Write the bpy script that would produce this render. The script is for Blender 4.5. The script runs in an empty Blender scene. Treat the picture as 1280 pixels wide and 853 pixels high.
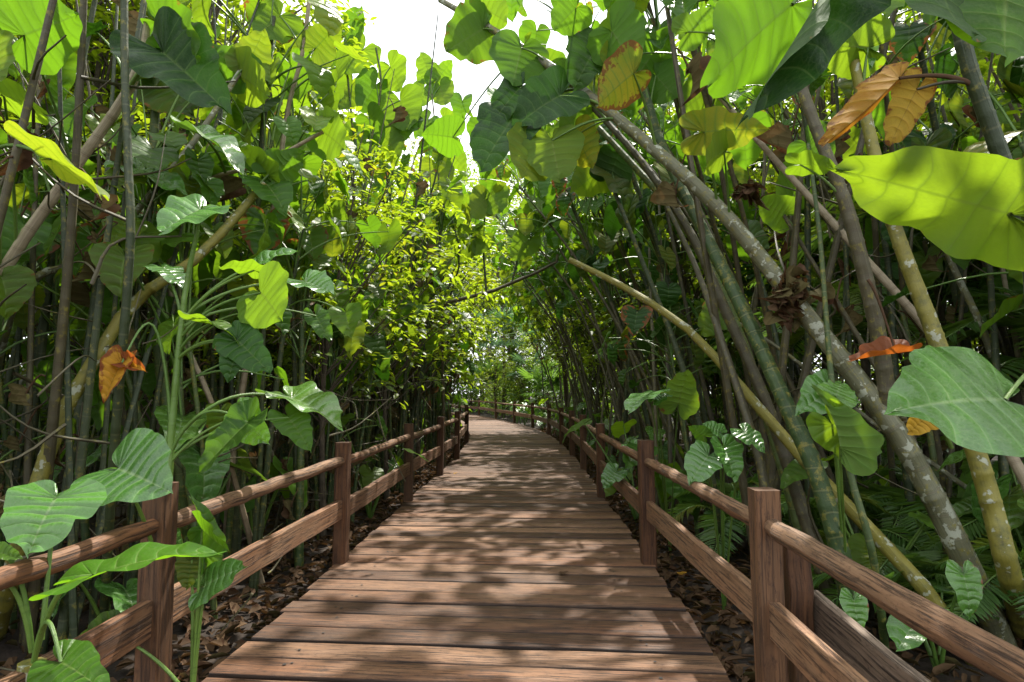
import bpy, math, random
import numpy as np
from mathutils import Vector, Matrix
R = random.Random(7)
NR = np.random.RandomState(7)
PI = math.pi
scene = bpy.context.scene
COL = scene.collection
# ------------------------------------------------------------------ camera constants
FPX, CX, CY, CAMZ = 782.0, 640.0, 426.5, 1.40
PITCH = math.atan(63.5 / FPX)
def P(px, py, d):
    """world point seen at photograph pixel (px,py) at forward distance d metres"""
    a, b = (px - CX) / FPX, (CY - py) / FPX
    y = math.cos(PITCH) - b * math.sin(PITCH)
    z = math.sin(PITCH) + b * math.cos(PITCH)
    s = d / y
    return Vector((a * s, d, CAMZ + z * s))
# ------------------------------------------------------------------ mesh builder
class MB:
    def __init__(s):
        s.v, s.q, s.t, s.uv, s.c, s.qm, s.tm, s.n = [], [], [], [], [], [], [], 0
    def add(s, v, q=None, t=None, uv=None, tint=(0.5, 0, 0), mat=0):
        v = np.asarray(v, float).reshape(-1, 3); n = len(v)
        s.v.append(v)
        s.uv.append(np.asarray(uv, float).reshape(-1, 2) if uv is not None else np.zeros((n, 2)))
        tint = np.asarray(tint, float)
        s.c.append(np.tile(tint, (n, 1)) if tint.ndim == 1 else tint)
        if q is not None and len(q):
            q = np.asarray(q, int).reshape(-1, 4); s.q.append(q + s.n); s.qm.append(np.full(len(q), mat))
        if t is not None and len(t):
            t = np.asarray(t, int).reshape(-1, 3); s.t.append(t + s.n); s.tm.append(np.full(len(t), mat))
        s.n += n
    def mesh(s, name, mats, smooth=True):
        me = bpy.data.meshes.new(name)
        V = np.concatenate(s.v); UV = np.concatenate(s.uv); C = np.concatenate(s.c)
        Q = np.concatenate(s.q) if s.q else np.zeros((0, 4), int)
        T = np.concatenate(s.t) if s.t else np.zeros((0, 3), int)
        me.vertices.add(len(V)); me.vertices.foreach_set('co', V.ravel())
        L = np.concatenate([Q.ravel(), T.ravel()]).astype(np.int32)
        me.loops.add(len(L)); me.loops.foreach_set('vertex_index', L)
        me.polygons.add(len(Q) + len(T))
        st = np.concatenate([np.arange(len(Q)) * 4, len(Q) * 4 + np.arange(len(T)) * 3]).astype(np.int32)
        me.polygons.foreach_set('loop_start', st)
        mi = np.concatenate([x for x in (s.qm + s.tm)]).astype(np.int32)
        me.polygons.foreach_set('material_index', mi)
        me.polygons.foreach_set('use_smooth', np.full(len(st), smooth))
        uvl = me.uv_layers.new(name='UVMap'); uvl.data.foreach_set('uv', UV[L].ravel())
        ca = me.color_attributes.new('tint', 'FLOAT_COLOR', 'POINT')
        ca.data.foreach_set('color', np.hstack([C, np.ones((len(C), 1))]).ravel())
        for m in (mats if isinstance(mats, (list, tuple)) else [mats]): me.materials.append(m)
        me.update(calc_edges=True); me.validate()
        return me
    def build(s, name, mats, parent=None, smooth=True):
        o = bpy.data.objects.new(name, s.mesh(name, mats, smooth)); COL.objects.link(o)
        if parent: o.parent = parent
        return o
def tag(o, label=None, cat=None, group=None, kind=None):
    if label: o['label'] = label
    if cat: o['category'] = cat
    if group: o['group'] = group
    if kind: o['kind'] = kind
    return o
def empty(name, loc=(0, 0, 0), rz=0.0):
    o = bpy.data.objects.new(name, None); COL.objects.link(o)
    o.location = loc; o.rotation_euler = (0, 0, rz); o.empty_display_size = 0.1
    return o
KIDS = {}
def part(mb, name, mats, root, smooth=True):
    """mesh in world coords -> child of an empty that is only translated"""
    o = mb.build(name, mats, root, smooth)
    KIDS.setdefault(root.name, []).append(o)
    return o
def copy_tree(root, loc, rz, sc, label, cat, group):
    r = root.copy(); COL.objects.link(r)
    r.location = loc; r.rotation_euler = (0, 0, rz); r.scale = (sc, sc, sc)
    tag(r, label, cat, group)
    for ch in KIDS.get(root.name, []):
        c = ch.copy(); COL.objects.link(c); c.parent = r
    return r
# ------------------------------------------------------------------ curve tools
def smooth_curve(pts, n):
    p = np.array([list(x) for x in pts], float)
    if len(p) == 2: return p[0] + (p[1] - p[0]) * np.linspace(0, 1, n)[:, None]
    pp = np.vstack([2 * p[0] - p[1], p, 2 * p[-1] - p[-2]])
    seg = len(p) - 1; out = []
    for u in np.linspace(0, seg - 1e-6, n):
        i = int(u); f = u - i
        a, b, c, d = pp[i], pp[i + 1], pp[i + 2], pp[i + 3]
        out.append(0.5 * (2 * b + (c - a) * f + (2 * a - 5 * b + 4 * c - d) * f * f + (3 * b - a - 3 * c + d) * f ** 3))
    return np.array(out)
def tube(mb, pts, rad, ns=8, tint=(0.5, 0, 0), mat=0, cap=True, wob=0.0, voff=0.0, sq=False):
    p = np.asarray(pts, float); n = len(p)
    rad = np.full(n, rad) if np.isscalar(rad) else np.asarray(rad, float)
    tg = np.gradient(p, axis=0); tg /= np.linalg.norm(tg, axis=1)[:, None] + 1e-9
    ref = np.array([0, 0, 1.0]) if abs(tg[0][2]) < 0.9 else np.array([1.0, 0, 0])
    x = np.cross(ref, tg[0]); x /= np.linalg.norm(x)
    ang = np.linspace(0, 2 * PI, ns + 1)
    V = np.zeros((n, ns + 1, 3)); UV = np.zeros((n, ns + 1, 2))
    ln = np.concatenate([[0], np.cumsum(np.linalg.norm(np.diff(p, axis=0), axis=1))]) + voff
    for i in range(n):
        x = x - tg[i] * np.dot(x, tg[i]); x /= np.linalg.norm(x) + 1e-9
        y = np.cross(tg[i], x)
        r = np.full(ns + 1, rad[i])
        if wob: r = r * (1 + wob * NR.uniform(-1, 1, ns + 1)); r[-1] = r[0]
        V[i] = p[i] + (np.cos(ang)[:, None] * x + np.sin(ang)[:, None] * y) * r[:, None]
        UV[i, :, 0] = np.linspace(0, 1, ns + 1); UV[i, :, 1] = ln[i]
    idx = np.arange(n * (ns + 1)).reshape(n, ns + 1)
    q = np.stack([idx[:-1, :-1], idx[:-1, 1:], idx[1:, 1:], idx[1:, :-1]], -1).reshape(-1, 4)
    mb.add(V, q, None, UV, tint, mat)
    if cap:
        for e, fl in ((0, True), (n - 1, False)):
            c = np.vstack([V[e][:-1], p[e]])
            t = [[k, (k + 1) % ns, ns] if not fl else [(k + 1) % ns, k, ns] for k in range(ns)]
            mb.add(c, None, t, np.tile([[0.5, ln[e]]], (ns + 1, 1)), tint, mat)
def cane_curve(mb, pts, r0, r1, step=0.13, ns=8, tint=(0.5, 0, 0), mat=0, bulge=0.06, n=None):
    c = smooth_curve(pts, 60)
    ln = np.concatenate([[0], np.cumsum(np.linalg.norm(np.diff(c, axis=0), axis=1))])
    T = ln[-1]; ss = [0.0]; bb = [0.0]; s = step * R.uniform(0.3, 1)
    while s < T - 0.03:
        ss += [s - 0.012, s, s + 0.012]; bb += [0, 1, 0]
        m = s + step * 0.5
        s += step * R.uniform(0.8, 1.2)
    ss.append(T); bb.append(0)
    ss = np.array(ss); bb = np.array(bb)
    p = np.stack([np.interp(ss, ln, c[:, k]) for k in range(3)], -1)
    p += NR.normal(0, r0 * 0.010, p.shape)
    r = (r0 + (r1 - r0) * (ss / T)) * (1 + bulge * bb)
    tube(mb, p, r, ns, tint, mat, cap=True)
    return c
# ------------------------------------------------------------------ leaves
OUT = np.array([(0, 1.0), (.045, .935), (.125, .86), (.23, .73), (.32, .57), (.385, .38), (.44, .2), (.465, .02), (.455, -.13),
                (.40, -.27), (.30, -.36), (.18, -.37), (.085, -.29), (.035, -.16), (.004, -.02)])
def outline(s):
    d = np.concatenate([[0], np.cumsum(np.linalg.norm(np.diff(OUT, axis=0), axis=1))]); d /= d[-1]
    return np.stack([np.interp(s, d, OUT[:, 0]), np.interp(s, d, OUT[:, 1])], -1)
def leaf_arrays(L, W=1.0, nv=10, per=2, nt=4, droop=0.25, fold=0.25, pleat=0.02, wave=0.03, side=0.15, rng=R, curl=0.0):
    NS = nv * per + 1
    s = np.linspace(0, 1, NS); t = np.linspace(0, 1, nt + 1)
    out = outline(s)
    m = np.clip(1 - s / 0.56, 0, 1) ** 1.05
    Vs, Qs, UVs = [], [], []; off = 0
    ph = rng.uniform(0, 6.28)
    for sg in (1, -1):
        o = out.copy(); wv = 1 + 0.035 * np.sin(s * 17 + ph) + 0.02 * np.sin(s * 41 + ph * 2)
        o *= wv[:, None]; ph += 1.7
        for _ in range(2):
            s0 = rng.uniform(.15, .9); o *= (1 - rng.uniform(0, .16) * np.exp(-((s - s0) / rng.uniform(.015, .05)) ** 2))[:, None]
        X = o[:, 0][:, None] * t[None] ; Y = m[:, None] + (o[:, 1] - m)[:, None] * t[None]
        Y = Y - 0.10 * np.sin(PI * t)[None] * (m[:, None] > 0) * np.clip(m[:, None], 0, .5)
        u = (s * nv)[:, None] * np.ones_like(X)
        Z = fold * X - side * X * X * 2
        Z += -pleat * (0.5 - 0.5 * np.cos(2 * PI * u)) * np.sin(PI * np.clip(t, 0, 1) ** .8)[None]
        Z += wave * np.sin(u * 2.3 + ph) * (t ** 2)[None]
        if curl: Z += curl * (t ** 2)[None] * X * 2
        X = X * W * sg
        # droop along the midrib: bend like a circle
        k = droop * 1.6
        if abs(k) > 1e-4:
            yy = np.clip(Y, -1, 2); a = yy * k * np.where(yy < 0, 0.6, 1)
            Yn = np.where(np.abs(a) > 1e-4, np.sin(a) / k, Y); 
            Yn = np.where(yy < 0, Y, Yn)
            Zn = Z - np.where(yy < 0, 0.25 * k * yy * yy, (1 - np.cos(a)) / k)
        else: Yn, Zn = Y, Z
        V = np.stack([X, Yn, Zn], -1) * L
        idx = np.arange(NS * (nt + 1)).reshape(NS, nt + 1) + off
        q = np.stack([idx[:-1, :-1], idx[:-1, 1:], idx[1:, 1:], idx[1:, :-1]], -1).reshape(-1, 4)
        if sg > 0: q = q[:, ::-1]
        Vs.append(V.reshape(-1, 3)); Qs.append(q)
        UVs.append(np.stack([u, np.broadcast_to(t[None], X.shape)], -1).reshape(-1, 2)); off += NS * (nt + 1)
    return np.concatenate(Vs), np.concatenate(Qs), np.concatenate(UVs)
def frame(origin, d, n):
    y = Vector(d).normalized(); n = Vector(n)
    z = n - y * n.dot(y)
    if z.length < 1e-3: z = Vector((0, 0, 1)) - y * y.z
    if z.length < 1e-3: z = Vector((1, 0, 0))
    z.normalize(); x = y.cross(z)
    M = np.array([[x[k], y[k], z[k]] for k in range(3)])
    return M, np.array(list(origin))
def put_leaf(mb, origin, d, n, L, tint, mat=0, **kw):
    v, q, uv = leaf_arrays(L, **kw)
    M, o = frame(origin, d, n)
    mb.add(v @ M.T + o, q, None, uv, tint, mat)
def arc(a, b, lift, n=9):
    a = np.array(list(a)); b = np.array(list(b)); t = np.linspace(0, 1, n)[:, None]
    up = np.array([0, 0, 1.0])
    return a + (b - a) * t + up * lift * np.sin(PI * t ** 0.8) 
def small_leaves(mb, pos, dirs, nrm, ln, wd, tint, mat=0, fold=0.15):
    """many small ovate leaves, two folded quads each (vectorised)"""
    pos, dirs, nrm = (np.asarray(x, float) for x in (pos, dirs, nrm))
    N = len(pos)
    dirs = dirs / (np.linalg.norm(dirs, axis=1)[:, None] + 1e-9)
    nrm = nrm - dirs * np.sum(nrm * dirs, 1)[:, None]; nrm /= np.linalg.norm(nrm, axis=1)[:, None] + 1e-9
    x = np.cross(dirs, nrm)
    prof = [(0, 0), (.75, .3), (.7, .65), (0, 1), (-.7, .65), (-.75, .3)]
    V = np.zeros((N, 6, 3)); ln = np.asarray(ln).reshape(-1, 1) * np.ones((N, 1)); wd = np.asarray(wd).reshape(-1, 1) * np.ones((N, 1))
    for k, (a, b) in enumerate(prof):
        V[:, k] = pos + x * a * wd * .5 + dirs * b * ln + nrm * (abs(a) * wd * fold - b * b * ln * 0.12)
    base = np.arange(N)[:, None] * 6
    q = np.concatenate([base + np.array([0, 1, 2, 3]), base + np.array([0, 3, 4, 5])])
    uv = np.tile([[.5, .02], [.5, .5], [.5, .5], [.5, .02], [.5, .5], [.5, .5]], (N, 1))
    tint = np.asarray(tint, float)
    if tint.ndim == 2: tint = np.repeat(tint, 6, 0)
    mb.add(V, q, None, uv, tint, mat)
# ------------------------------------------------------------------ materials
def newmat(name):
    m = bpy.data.materials.new(name); m.use_nodes = True
    nt = m.node_tree; nt.nodes.clear()
    return m, nt
def N(nt, typ, **kw):
    n = nt.nodes.new(typ)
    for k, v in kw.items():
        if k.startswith('i_'): n.inputs[int(k[2:])].default_value = v
        else: setattr(n, k, v)
    return n
def math_(nt, op, a, b=None, c=None, clamp=False):
    n = N(nt, 'ShaderNodeMath', operation=op, use_clamp=clamp)
    for k, v in enumerate((a, b, c)):
        if v is None: continue
        if isinstance(v, (int, float)): n.inputs[k].default_value = v
        else: nt.links.new(v, n.inputs[k])
    return n.outputs[0]
def mix_(nt, f, a, b, mode='MIX'):
    n = N(nt, 'ShaderNodeMix', data_type='RGBA', blend_type=mode)
    def s(v, sock):
        if isinstance(v, tuple): sock.default_value = (*v, 1) if len(v) == 3 else v
        elif isinstance(v, (int, float)): sock.default_value = v
        else: nt.links.new(v, sock)
    s(f, n.inputs[0]); s(a, n.inputs[6]); s(b, n.inputs[7])
    return n.outputs[2]
def mapr(nt, v, a, b, c, d):
    n = N(nt, 'ShaderNodeMapRange'); n.clamp = True
    nt.links.new(v, n.inputs[0])
    for k, x in zip((1, 2, 3, 4), (a, b, c, d)): n.inputs[k].default_value = x
    return n.outputs[0]
def noise(nt, vec, scale, detail=4, rough=.55, sc=None):
    if sc is not None:
        mp = N(nt, 'ShaderNodeMapping'); nt.links.new(vec, mp.inputs[0]); mp.inputs[3].default_value = sc; vec = mp.outputs[0]
    n = N(nt, 'ShaderNodeTexNoise'); nt.links.new(vec, n.inputs['Vector'])
    n.inputs['Scale'].default_value = scale; n.inputs['Detail'].default_value = detail; n.inputs['Roughness'].default_value = rough
    return n.outputs['Fac']
def leaf_mat(name, dark, light, trans, yellow=(.30, .24, .02), brown=(.16, .055, .015), rough=.36, tmix=.45, vein=(.16, .24, .06), veinw=.09, spec=.5, tyel=(.55, .43, .02), tbr=(.26, .10, .02)):
    m, nt = newmat(name); lk = nt.links.new
    uv = N(nt, 'ShaderNodeUVMap'); sep = N(nt, 'ShaderNodeSeparateXYZ'); lk(uv.outputs[0], sep.inputs[0])
    u, v = sep.outputs[0], sep.outputs[1]
    at = N(nt, 'ShaderNodeAttribute', attribute_name='tint'); sc = N(nt, 'ShaderNodeSeparateColor'); lk(at.outputs['Color'], sc.inputs[0])
    r, g, b = sc.outputs[0], sc.outputs[1], sc.outputs[2]
    geo = N(nt, 'ShaderNodeNewGeometry'); oi = N(nt, 'ShaderNodeObjectInfo')
    tc = N(nt, 'ShaderNodeTexCoord')
    n1 = noise(nt, tc.outputs['Object'], 3.0, 3); n2 = noise(nt, tc.outputs['Object'], 26, 4)
    fr = math_(nt, 'ABSOLUTE', math_(nt, 'SUBTRACT', math_(nt, 'FRACT', math_(nt, 'ADD', u, .5)), .5))
    w = math_(nt, 'MULTIPLY_ADD', v, -veinw * .75, veinw)
    vm = math_(nt, 'SUBTRACT', 1.0, math_(nt, 'DIVIDE', fr, w), clamp=True)
    mid = mapr(nt, v, 0.015, .05, 1, 0)
    vm = math_(nt, 'MAXIMUM', vm, mid)
    k = math_(nt, 'ADD', math_(nt, 'MULTIPLY', r, .75), math_(nt, 'MULTIPLY', oi.outputs['Random'], .25))
    k = math_(nt, 'ADD', k, math_(nt, 'MULTIPLY', math_(nt, 'SUBTRACT', n1, .5), .5), clamp=True)
    base = mix_(nt, k, dark, light)
    base = mix_(nt, math_(nt, 'MULTIPLY', math_(nt, 'SUBTRACT', n2, .35), .5, clamp=True), base, dark)
    yf = math_(nt, 'MULTIPLY', g, mapr(nt, n1, .3, .6, .3, 1.0), clamp=True)
    base = mix_(nt, yf, base, yellow)
    mpv = N(nt, 'ShaderNodeMapping'); lk(uv.outputs[0], mpv.inputs[0]); mpv.inputs[3].default_value = (3.2, 13, 1)
    vn = N(nt, 'ShaderNodeTexVoronoi', feature='DISTANCE_TO_EDGE'); lk(mpv.outputs[0], vn.inputs['Vector']); vn.inputs['Scale'].default_value = 1.0
    net = mapr(nt, vn.outputs['Distance'], .0, .10, .30, 0)
    base = mix_(nt, net, base, vein)
    quilt = math_(nt, 'ABSOLUTE', math_(nt, 'SINE', math_(nt, 'MULTIPLY', u, PI)))
    base = mix_(nt, mapr(nt, quilt, .05, .8, .38, 0), base, tuple(x * 1.5 for x in light))
    base = mix_(nt, math_(nt, 'MULTIPLY', vm, .7), base, vein)
    bn = math_(nt, 'ADD', math_(nt, 'MULTIPLY', n2, .6), math_(nt, 'MULTIPLY', v, .4))
    bf = mapr(nt, math_(nt, 'SUBTRACT', bn, math_(nt, 'SUBTRACT', .78, math_(nt, 'MULTIPLY', b, .6))), 0, .06, 0, 1)
    base = mix_(nt, bf, base, brown)
    tcol = mix_(nt, k, tuple(x * .75 for x in trans), trans)
    tcol = mix_(nt, yf, tcol, tyel)
    tcol = mix_(nt, mapr(nt, quilt, .0, .6, .30, 0), tcol, tuple(x * .45 for x in trans))
    tcol = mix_(nt, net, tcol, tuple(x * .5 for x in trans))
    tcol = mix_(nt, math_(nt, 'MULTIPLY', vm, .6), tcol, tuple(x * .4 for x in trans))
    tcol = mix_(nt, bf, tcol, tbr)
    under = mix_(nt, math_(nt, 'MULTIPLY', geo.outputs['Backfacing'], .5), base, mix_(nt, .5, base, (.075, .125, .03)))
    pb = N(nt, 'ShaderNodeBsdfPrincipled'); lk(under, pb.inputs['Base Color'])
    lk(math_(nt, 'MULTIPLY_ADD', geo.outputs['Backfacing'], .25, math_(nt, 'MULTIPLY_ADD', n2, .2, rough - .1)), pb.inputs['Roughness'])
    pb.inputs['Specular IOR Level'].default_value = spec
    bp = N(nt, 'ShaderNodeBump'); bp.inputs['Strength'].default_value = .8; bp.inputs['Distance'].default_value = .012
    lk(math_(nt, 'ADD', math_(nt, 'MULTIPLY', quilt, math_(nt, 'MULTIPLY_ADD', v, -.6, .9)), math_(nt, 'MULTIPLY', n2, .5)), bp.inputs['Height']); lk(bp.outputs[0], pb.inputs['Normal'])
    tr = N(nt, 'ShaderNodeBsdfTranslucent'); lk(tcol, tr.inputs[0])
    mx = N(nt, 'ShaderNodeMixShader'); mx.inputs[0].default_value = tmix
    lk(pb.outputs[0], mx.inputs[1]); lk(tr.outputs[0], mx.inputs[2])
    out = N(nt, 'ShaderNodeOutputMaterial'); lk(mx.outputs[0], out.inputs[0])
    return m
def cane_mat(name, c1, c2, ring, lichen=0.0, moss=0.0, rough=.6):
    m, nt = newmat(name); lk = nt.links.new
    uv = N(nt, 'ShaderNodeUVMap'); sep = N(nt, 'ShaderNodeSeparateXYZ'); lk(uv.outputs[0], sep.inputs[0])
    tc = N(nt, 'ShaderNodeTexCoord'); oi = N(nt, 'ShaderNodeObjectInfo'); ob = tc.outputs['Object']
    n1 = noise(nt, ob, 2.2, 4); n2 = noise(nt, ob, 22, 5, .65); n3 = noise(nt, uv.outputs[0], 1.0, 3, .6, (30, 1.5, 1))
    k = math_(nt, 'ADD', math_(nt, 'MULTIPLY', math_(nt, 'SUBTRACT', n1, .3), 1.4), math_(nt, 'MULTIPLY', math_(nt, 'SUBTRACT', oi.outputs['Random'], .5), .9), clamp=True)
    base = mix_(nt, k, c1, c2)
    base = mix_(nt, mapr(nt, n3, .45, .7, 0, .55), base, tuple(x * .45 for x in c1))
    rv = math_(nt, 'ABSOLUTE', math_(nt, 'SUBTRACT', math_(nt, 'FRACT', math_(nt, 'MULTIPLY_ADD', sep.outputs[1], 7.6, math_(nt, 'MULTIPLY', n1, .8))), .5))
    base = mix_(nt, mapr(nt, rv, .0, .05, .6, 0), base, ring)
    base = mix_(nt, mapr(nt, math_(nt, 'ABSOLUTE', math_(nt, 'SUBTRACT', rv, .08)), 0, .04, .35, 0), base, tuple(x * .4 for x in c1))
    if moss: base = mix_(nt, mapr(nt, n2, .62 - moss * .3, .72 - moss * .2, 0, .9), base, (.17, .15, .018))
    if lichen:
        nl = noise(nt, ob, 17, 2, .5); nm = noise(nt, ob, 60, 4, .7)
        f = mapr(nt, math_(nt, 'ADD', nl, math_(nt, 'MULTIPLY', math_(nt, 'SUBTRACT', nm, .5), .35)), .70 - lichen * .22, .73 - lichen * .22, 0, .85)
        base = mix_(nt, f, base, (.30, .32, .25))
    pb = N(nt, 'ShaderNodeBsdfPrincipled'); lk(base, pb.inputs['Base Color']); pb.inputs['Roughness'].default_value = rough
    bp = N(nt, 'ShaderNodeBump'); bp.inputs['Strength'].default_value = .6; bp.inputs['Distance'].default_value = .008
    lk(math_(nt, 'ADD', n2, math_(nt, 'MULTIPLY', n3, .6)), bp.inputs['Height']); lk(bp.outputs[0], pb.inputs['Normal'])
    out = N(nt, 'ShaderNodeOutputMaterial'); lk(pb.outputs[0], out.inputs[0])
    return m
def wood_mat(name, c1, c2, grey, dark, along=1.0, gscale=1.0, rough=.7, greyamt=.5, crack=.5, bump=.5, endv=None):
    """UV: u metres along the grain, v metres across; tint r = per piece value"""
    m, nt = newmat(name); lk = nt.links.new
    uv = N(nt, 'ShaderNodeUVMap'); at = N(nt, 'ShaderNodeAttribute', attribute_name='tint')
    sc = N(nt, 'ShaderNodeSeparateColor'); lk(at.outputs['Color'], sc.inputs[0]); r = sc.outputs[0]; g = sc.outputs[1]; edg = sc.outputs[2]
    U = uv.outputs[0]
    n1 = noise(nt, U, 1, 5, .62, (1.8 * gscale, 30 * gscale, 1)); n2 = noise(nt, U, 1, 6, .7, (3.5 * gscale, 95 * gscale, 1))
    n3 = noise(nt, U, 1, 3, .6, (1.6, 3.2, 1)); n4 = noise(nt, U, 1, 5, .75, (16, 40, 1))
    base = mix_(nt, mapr(nt, n1, .36, .64, 0, 1), c1, c2)
    n5 = noise(nt, U, 1, 4, .6, (.9 * gscale, 16 * gscale, 1))
    base = mix_(nt, mapr(nt, n5, .54, .70, 0, .6), base, dark)
    base = mix_(nt, math_(nt, 'MULTIPLY', mapr(nt, math_(nt, 'ADD', n3, math_(nt, 'MULTIPLY', g, .25)), .42, .72, 0, 1), greyamt), base, grey)
    base = mix_(nt, mapr(nt, n2, .50, .60, 0, crack), base, dark)
    base = mix_(nt, mapr(nt, n4, .53, .66, 0, .6), base, dark)
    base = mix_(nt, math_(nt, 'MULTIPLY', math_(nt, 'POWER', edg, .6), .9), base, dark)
    hs = N(nt, 'ShaderNodeHueSaturation'); lk(base, hs.inputs['Color']); lk(mapr(nt, r, 0, 1, .45, 1.45), hs.inputs['Value'])
    hs.inputs['Saturation'].default_value = 1.0
    pb = N(nt, 'ShaderNodeBsdfPrincipled'); lk(hs.outputs[0], pb.inputs['Base Color'])
    lk(mapr(nt, n1, .2, .8, rough - .12, rough + .12), pb.inputs['Roughness']); pb.inputs['Specular IOR Level'].default_value = .35
    bp = N(nt, 'ShaderNodeBump'); bp.inputs['Strength'].default_value = bump; bp.inputs['Distance'].default_value = .006
    lk(math_(nt, 'SUBTRACT', math_(nt, 'MULTIPLY', n1, .8), mapr(nt, n2, .5, .75, 0, 1)), bp.inputs['Height']); lk(bp.outputs[0], pb.inputs['Normal'])
    out = N(nt, 'ShaderNodeOutputMaterial'); lk(pb.outputs[0], out.inputs[0])
    return m
def plain(name, c, rough=.8, nscale=8, c2=None, bump=.4):
    m, nt = newmat(name); lk = nt.links.new
    tc = N(nt, 'ShaderNodeTexCoord'); n1 = noise(nt, tc.outputs['Object'], nscale, 6, .65)
    pb = N(nt, 'ShaderNodeBsdfPrincipled'); lk(mix_(nt, mapr(nt, n1, .3, .7, 0, 1), c, c2 or tuple(x * .5 for x in c)), pb.inputs['Base Color'])
    pb.inputs['Roughness'].default_value = rough
    bp = N(nt, 'ShaderNodeBump'); bp.inputs['Strength'].default_value = bump; bp.inputs['Distance'].default_value = .02
    lk(n1, bp.inputs['Height']); lk(bp.outputs[0], pb.inputs['Normal'])
    out = N(nt, 'ShaderNodeOutputMaterial'); lk(pb.outputs[0], out.inputs[0])
    return m
LEAF = leaf_mat('heart_leaf', (.022, .066, .012), (.050, .145, .010), (.195, .42, .012), spec=.2)
LEAFG = leaf_mat('glossy_leaf', (.026, .088, .014), (.062, .175, .022), (.18, .40, .03), rough=.27, tmix=.28, vein=(.17, .26, .10), spec=.65)
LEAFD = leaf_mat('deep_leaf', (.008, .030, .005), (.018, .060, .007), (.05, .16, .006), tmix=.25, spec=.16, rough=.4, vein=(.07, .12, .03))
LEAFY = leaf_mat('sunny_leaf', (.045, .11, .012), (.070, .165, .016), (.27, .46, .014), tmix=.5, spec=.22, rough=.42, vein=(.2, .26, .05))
SMALL = leaf_mat('small_leaf', (.045, .11, .012), (.105, .185, .012), (.37, .52, .014), tmix=.54, rough=.45)
FARL = leaf_mat('far_leaf', (.035, .085, .016), (.085, .16, .025), (.28, .46, .025), tmix=.5, rough=.45)
SHADE = leaf_mat('shade_leaf', (.03, .08, .016), (.065, .145, .016), (.26, .45, .02), tmix=.48, rough=.42)
PALM = leaf_mat('palm_leaf', (.03, .085, .02), (.06, .15, .028), (.22, .42, .04), tmix=.38, rough=.38)
BLUEP = leaf_mat('fan_leaf', (.035, .085, .045), (.07, .14, .08), (.16, .32, .10), tmix=.3, rough=.4)
DEAD = leaf_mat('dead_leaf', (.045, .026, .014), (.105, .062, .034), (.14, .07, .025), yellow=(.15, .095, .045), brown=(.06, .03, .015), rough=.8, tmix=.2, vein=(.09, .05, .03), spec=.15, tyel=(.16, .08, .025), tbr=(.08, .03, .01))
ORANGE = leaf_mat('orange_leaf', (.42, .17, .015), (.50, .26, .02), (.62, .27, .02), yellow=(.45, .33, .03), brown=(.16, .045, .012), tbr=(.40, .10, .012), rough=.6, tmix=.45, vein=(.35, .22, .03), spec=.3)
CANE_G = cane_mat('green_cane', (.026, .056, .010), (.075, .105, .022), (.15, .15, .06), moss=.3)
CANE_D = cane_mat('dark_cane', (.018, .032, .009), (.045, .060, .018), (.09, .09, .04), moss=.2)
CANE_T = cane_mat('tan_cane', (.24, .19, .12), (.34, .29, .20), (.13, .085, .045))
CANE_L = cane_mat('grey_cane', (.085, .09, .042), (.165, .16, .098), (.09, .07, .045), lichen=.5, moss=.3)
CANE_M = cane_mat('mossy_cane', (.07, .08, .018), (.135, .125, .028), (.10, .08, .03), lichen=.35, moss=1.0)
CANE_B = cane_mat('brown_cane', (.05, .044, .020), (.10, .085, .042), (.05, .03, .018), moss=.2)
PETI = cane_mat('petiole_green', (.08, .16, .025), (.13, .22, .035), (.10, .18, .03), rough=.4)
DECK = wood_mat('deck_wood', (.072, .030, .013), (.158, .070, .030), (.215, .122, .068), (.013, .007, .0045), greyamt=.6, crack=.9)
RAILW = wood_mat('rail_wood', (.085, .035, .014), (.19, .082, .035), (.255, .155, .088), (.022, .011, .007), gscale=.8, greyamt=.6, crack=.85, bump=.9)
POSTW = wood_mat('post_wood', (.048, .020, .008), (.118, .050, .020), (.16, .093, .048), (.014, .007, .005), gscale=.8, greyamt=.35, crack=.6, bump=.7)
OLDW = wood_mat('old_wood', (.10, .062, .038), (.20, .14, .095), (.27, .21, .16), (.03, .02, .015), gscale=.7, greyamt=.7, crack=.9, bump=.9)
NAIL = plain('nail_iron', (.015, .012, .01), .7)
SOIL = plain('soil', (.034, .021, .013), .95, 9, (.012, .008, .005), .9)
WALLM = plain('pale_wall', (.50, .50, .50), .8, 3, (.34, .35, .36), .2)
BARK = plain('bark', (.10, .078, .052), .9, 14, (.04, .03, .02), .9)
BARKP = plain('pale_bark', (.26, .23, .18), .9, 10, (.12, .10, .08), .7)
# ------------------------------------------------------------------ path layout
CL = np.array([(-.30, -4), (-.28, 0), (-.25, 2), (-.22, 3), (-.14, 5.3), (-.06, 8.5), (.03, 11.7), (.06, 14), (.03, 18), (-.12, 21), (-.55, 25), (-1.25, 28.5), (-2.2, 33), (-3.5, 38), (-5.4, 43), (-8, 47.5)], float)
WID = 2.56
def cl(y):
    return np.interp(y, CL[:, 1], CL[:, 0])
_cs = smooth_curve([(a, b, 0) for a, b in CL], 500)
_cl = np.concatenate([[0], np.cumsum(np.linalg.norm(np.diff(_cs, axis=0), axis=1))])
def at_len(s):
    p = np.array([np.interp(s, _cl, _cs[:, k]) for k in range(2)]); e = .4
    q = np.array([np.interp(s + e, _cl, _cs[:, k]) for k in range(2)]); r = np.array([np.interp(s - e, _cl, _cs[:, k]) for k in range(2)])
    t = q - r; t /= np.linalg.norm(t)
    return p, t
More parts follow.
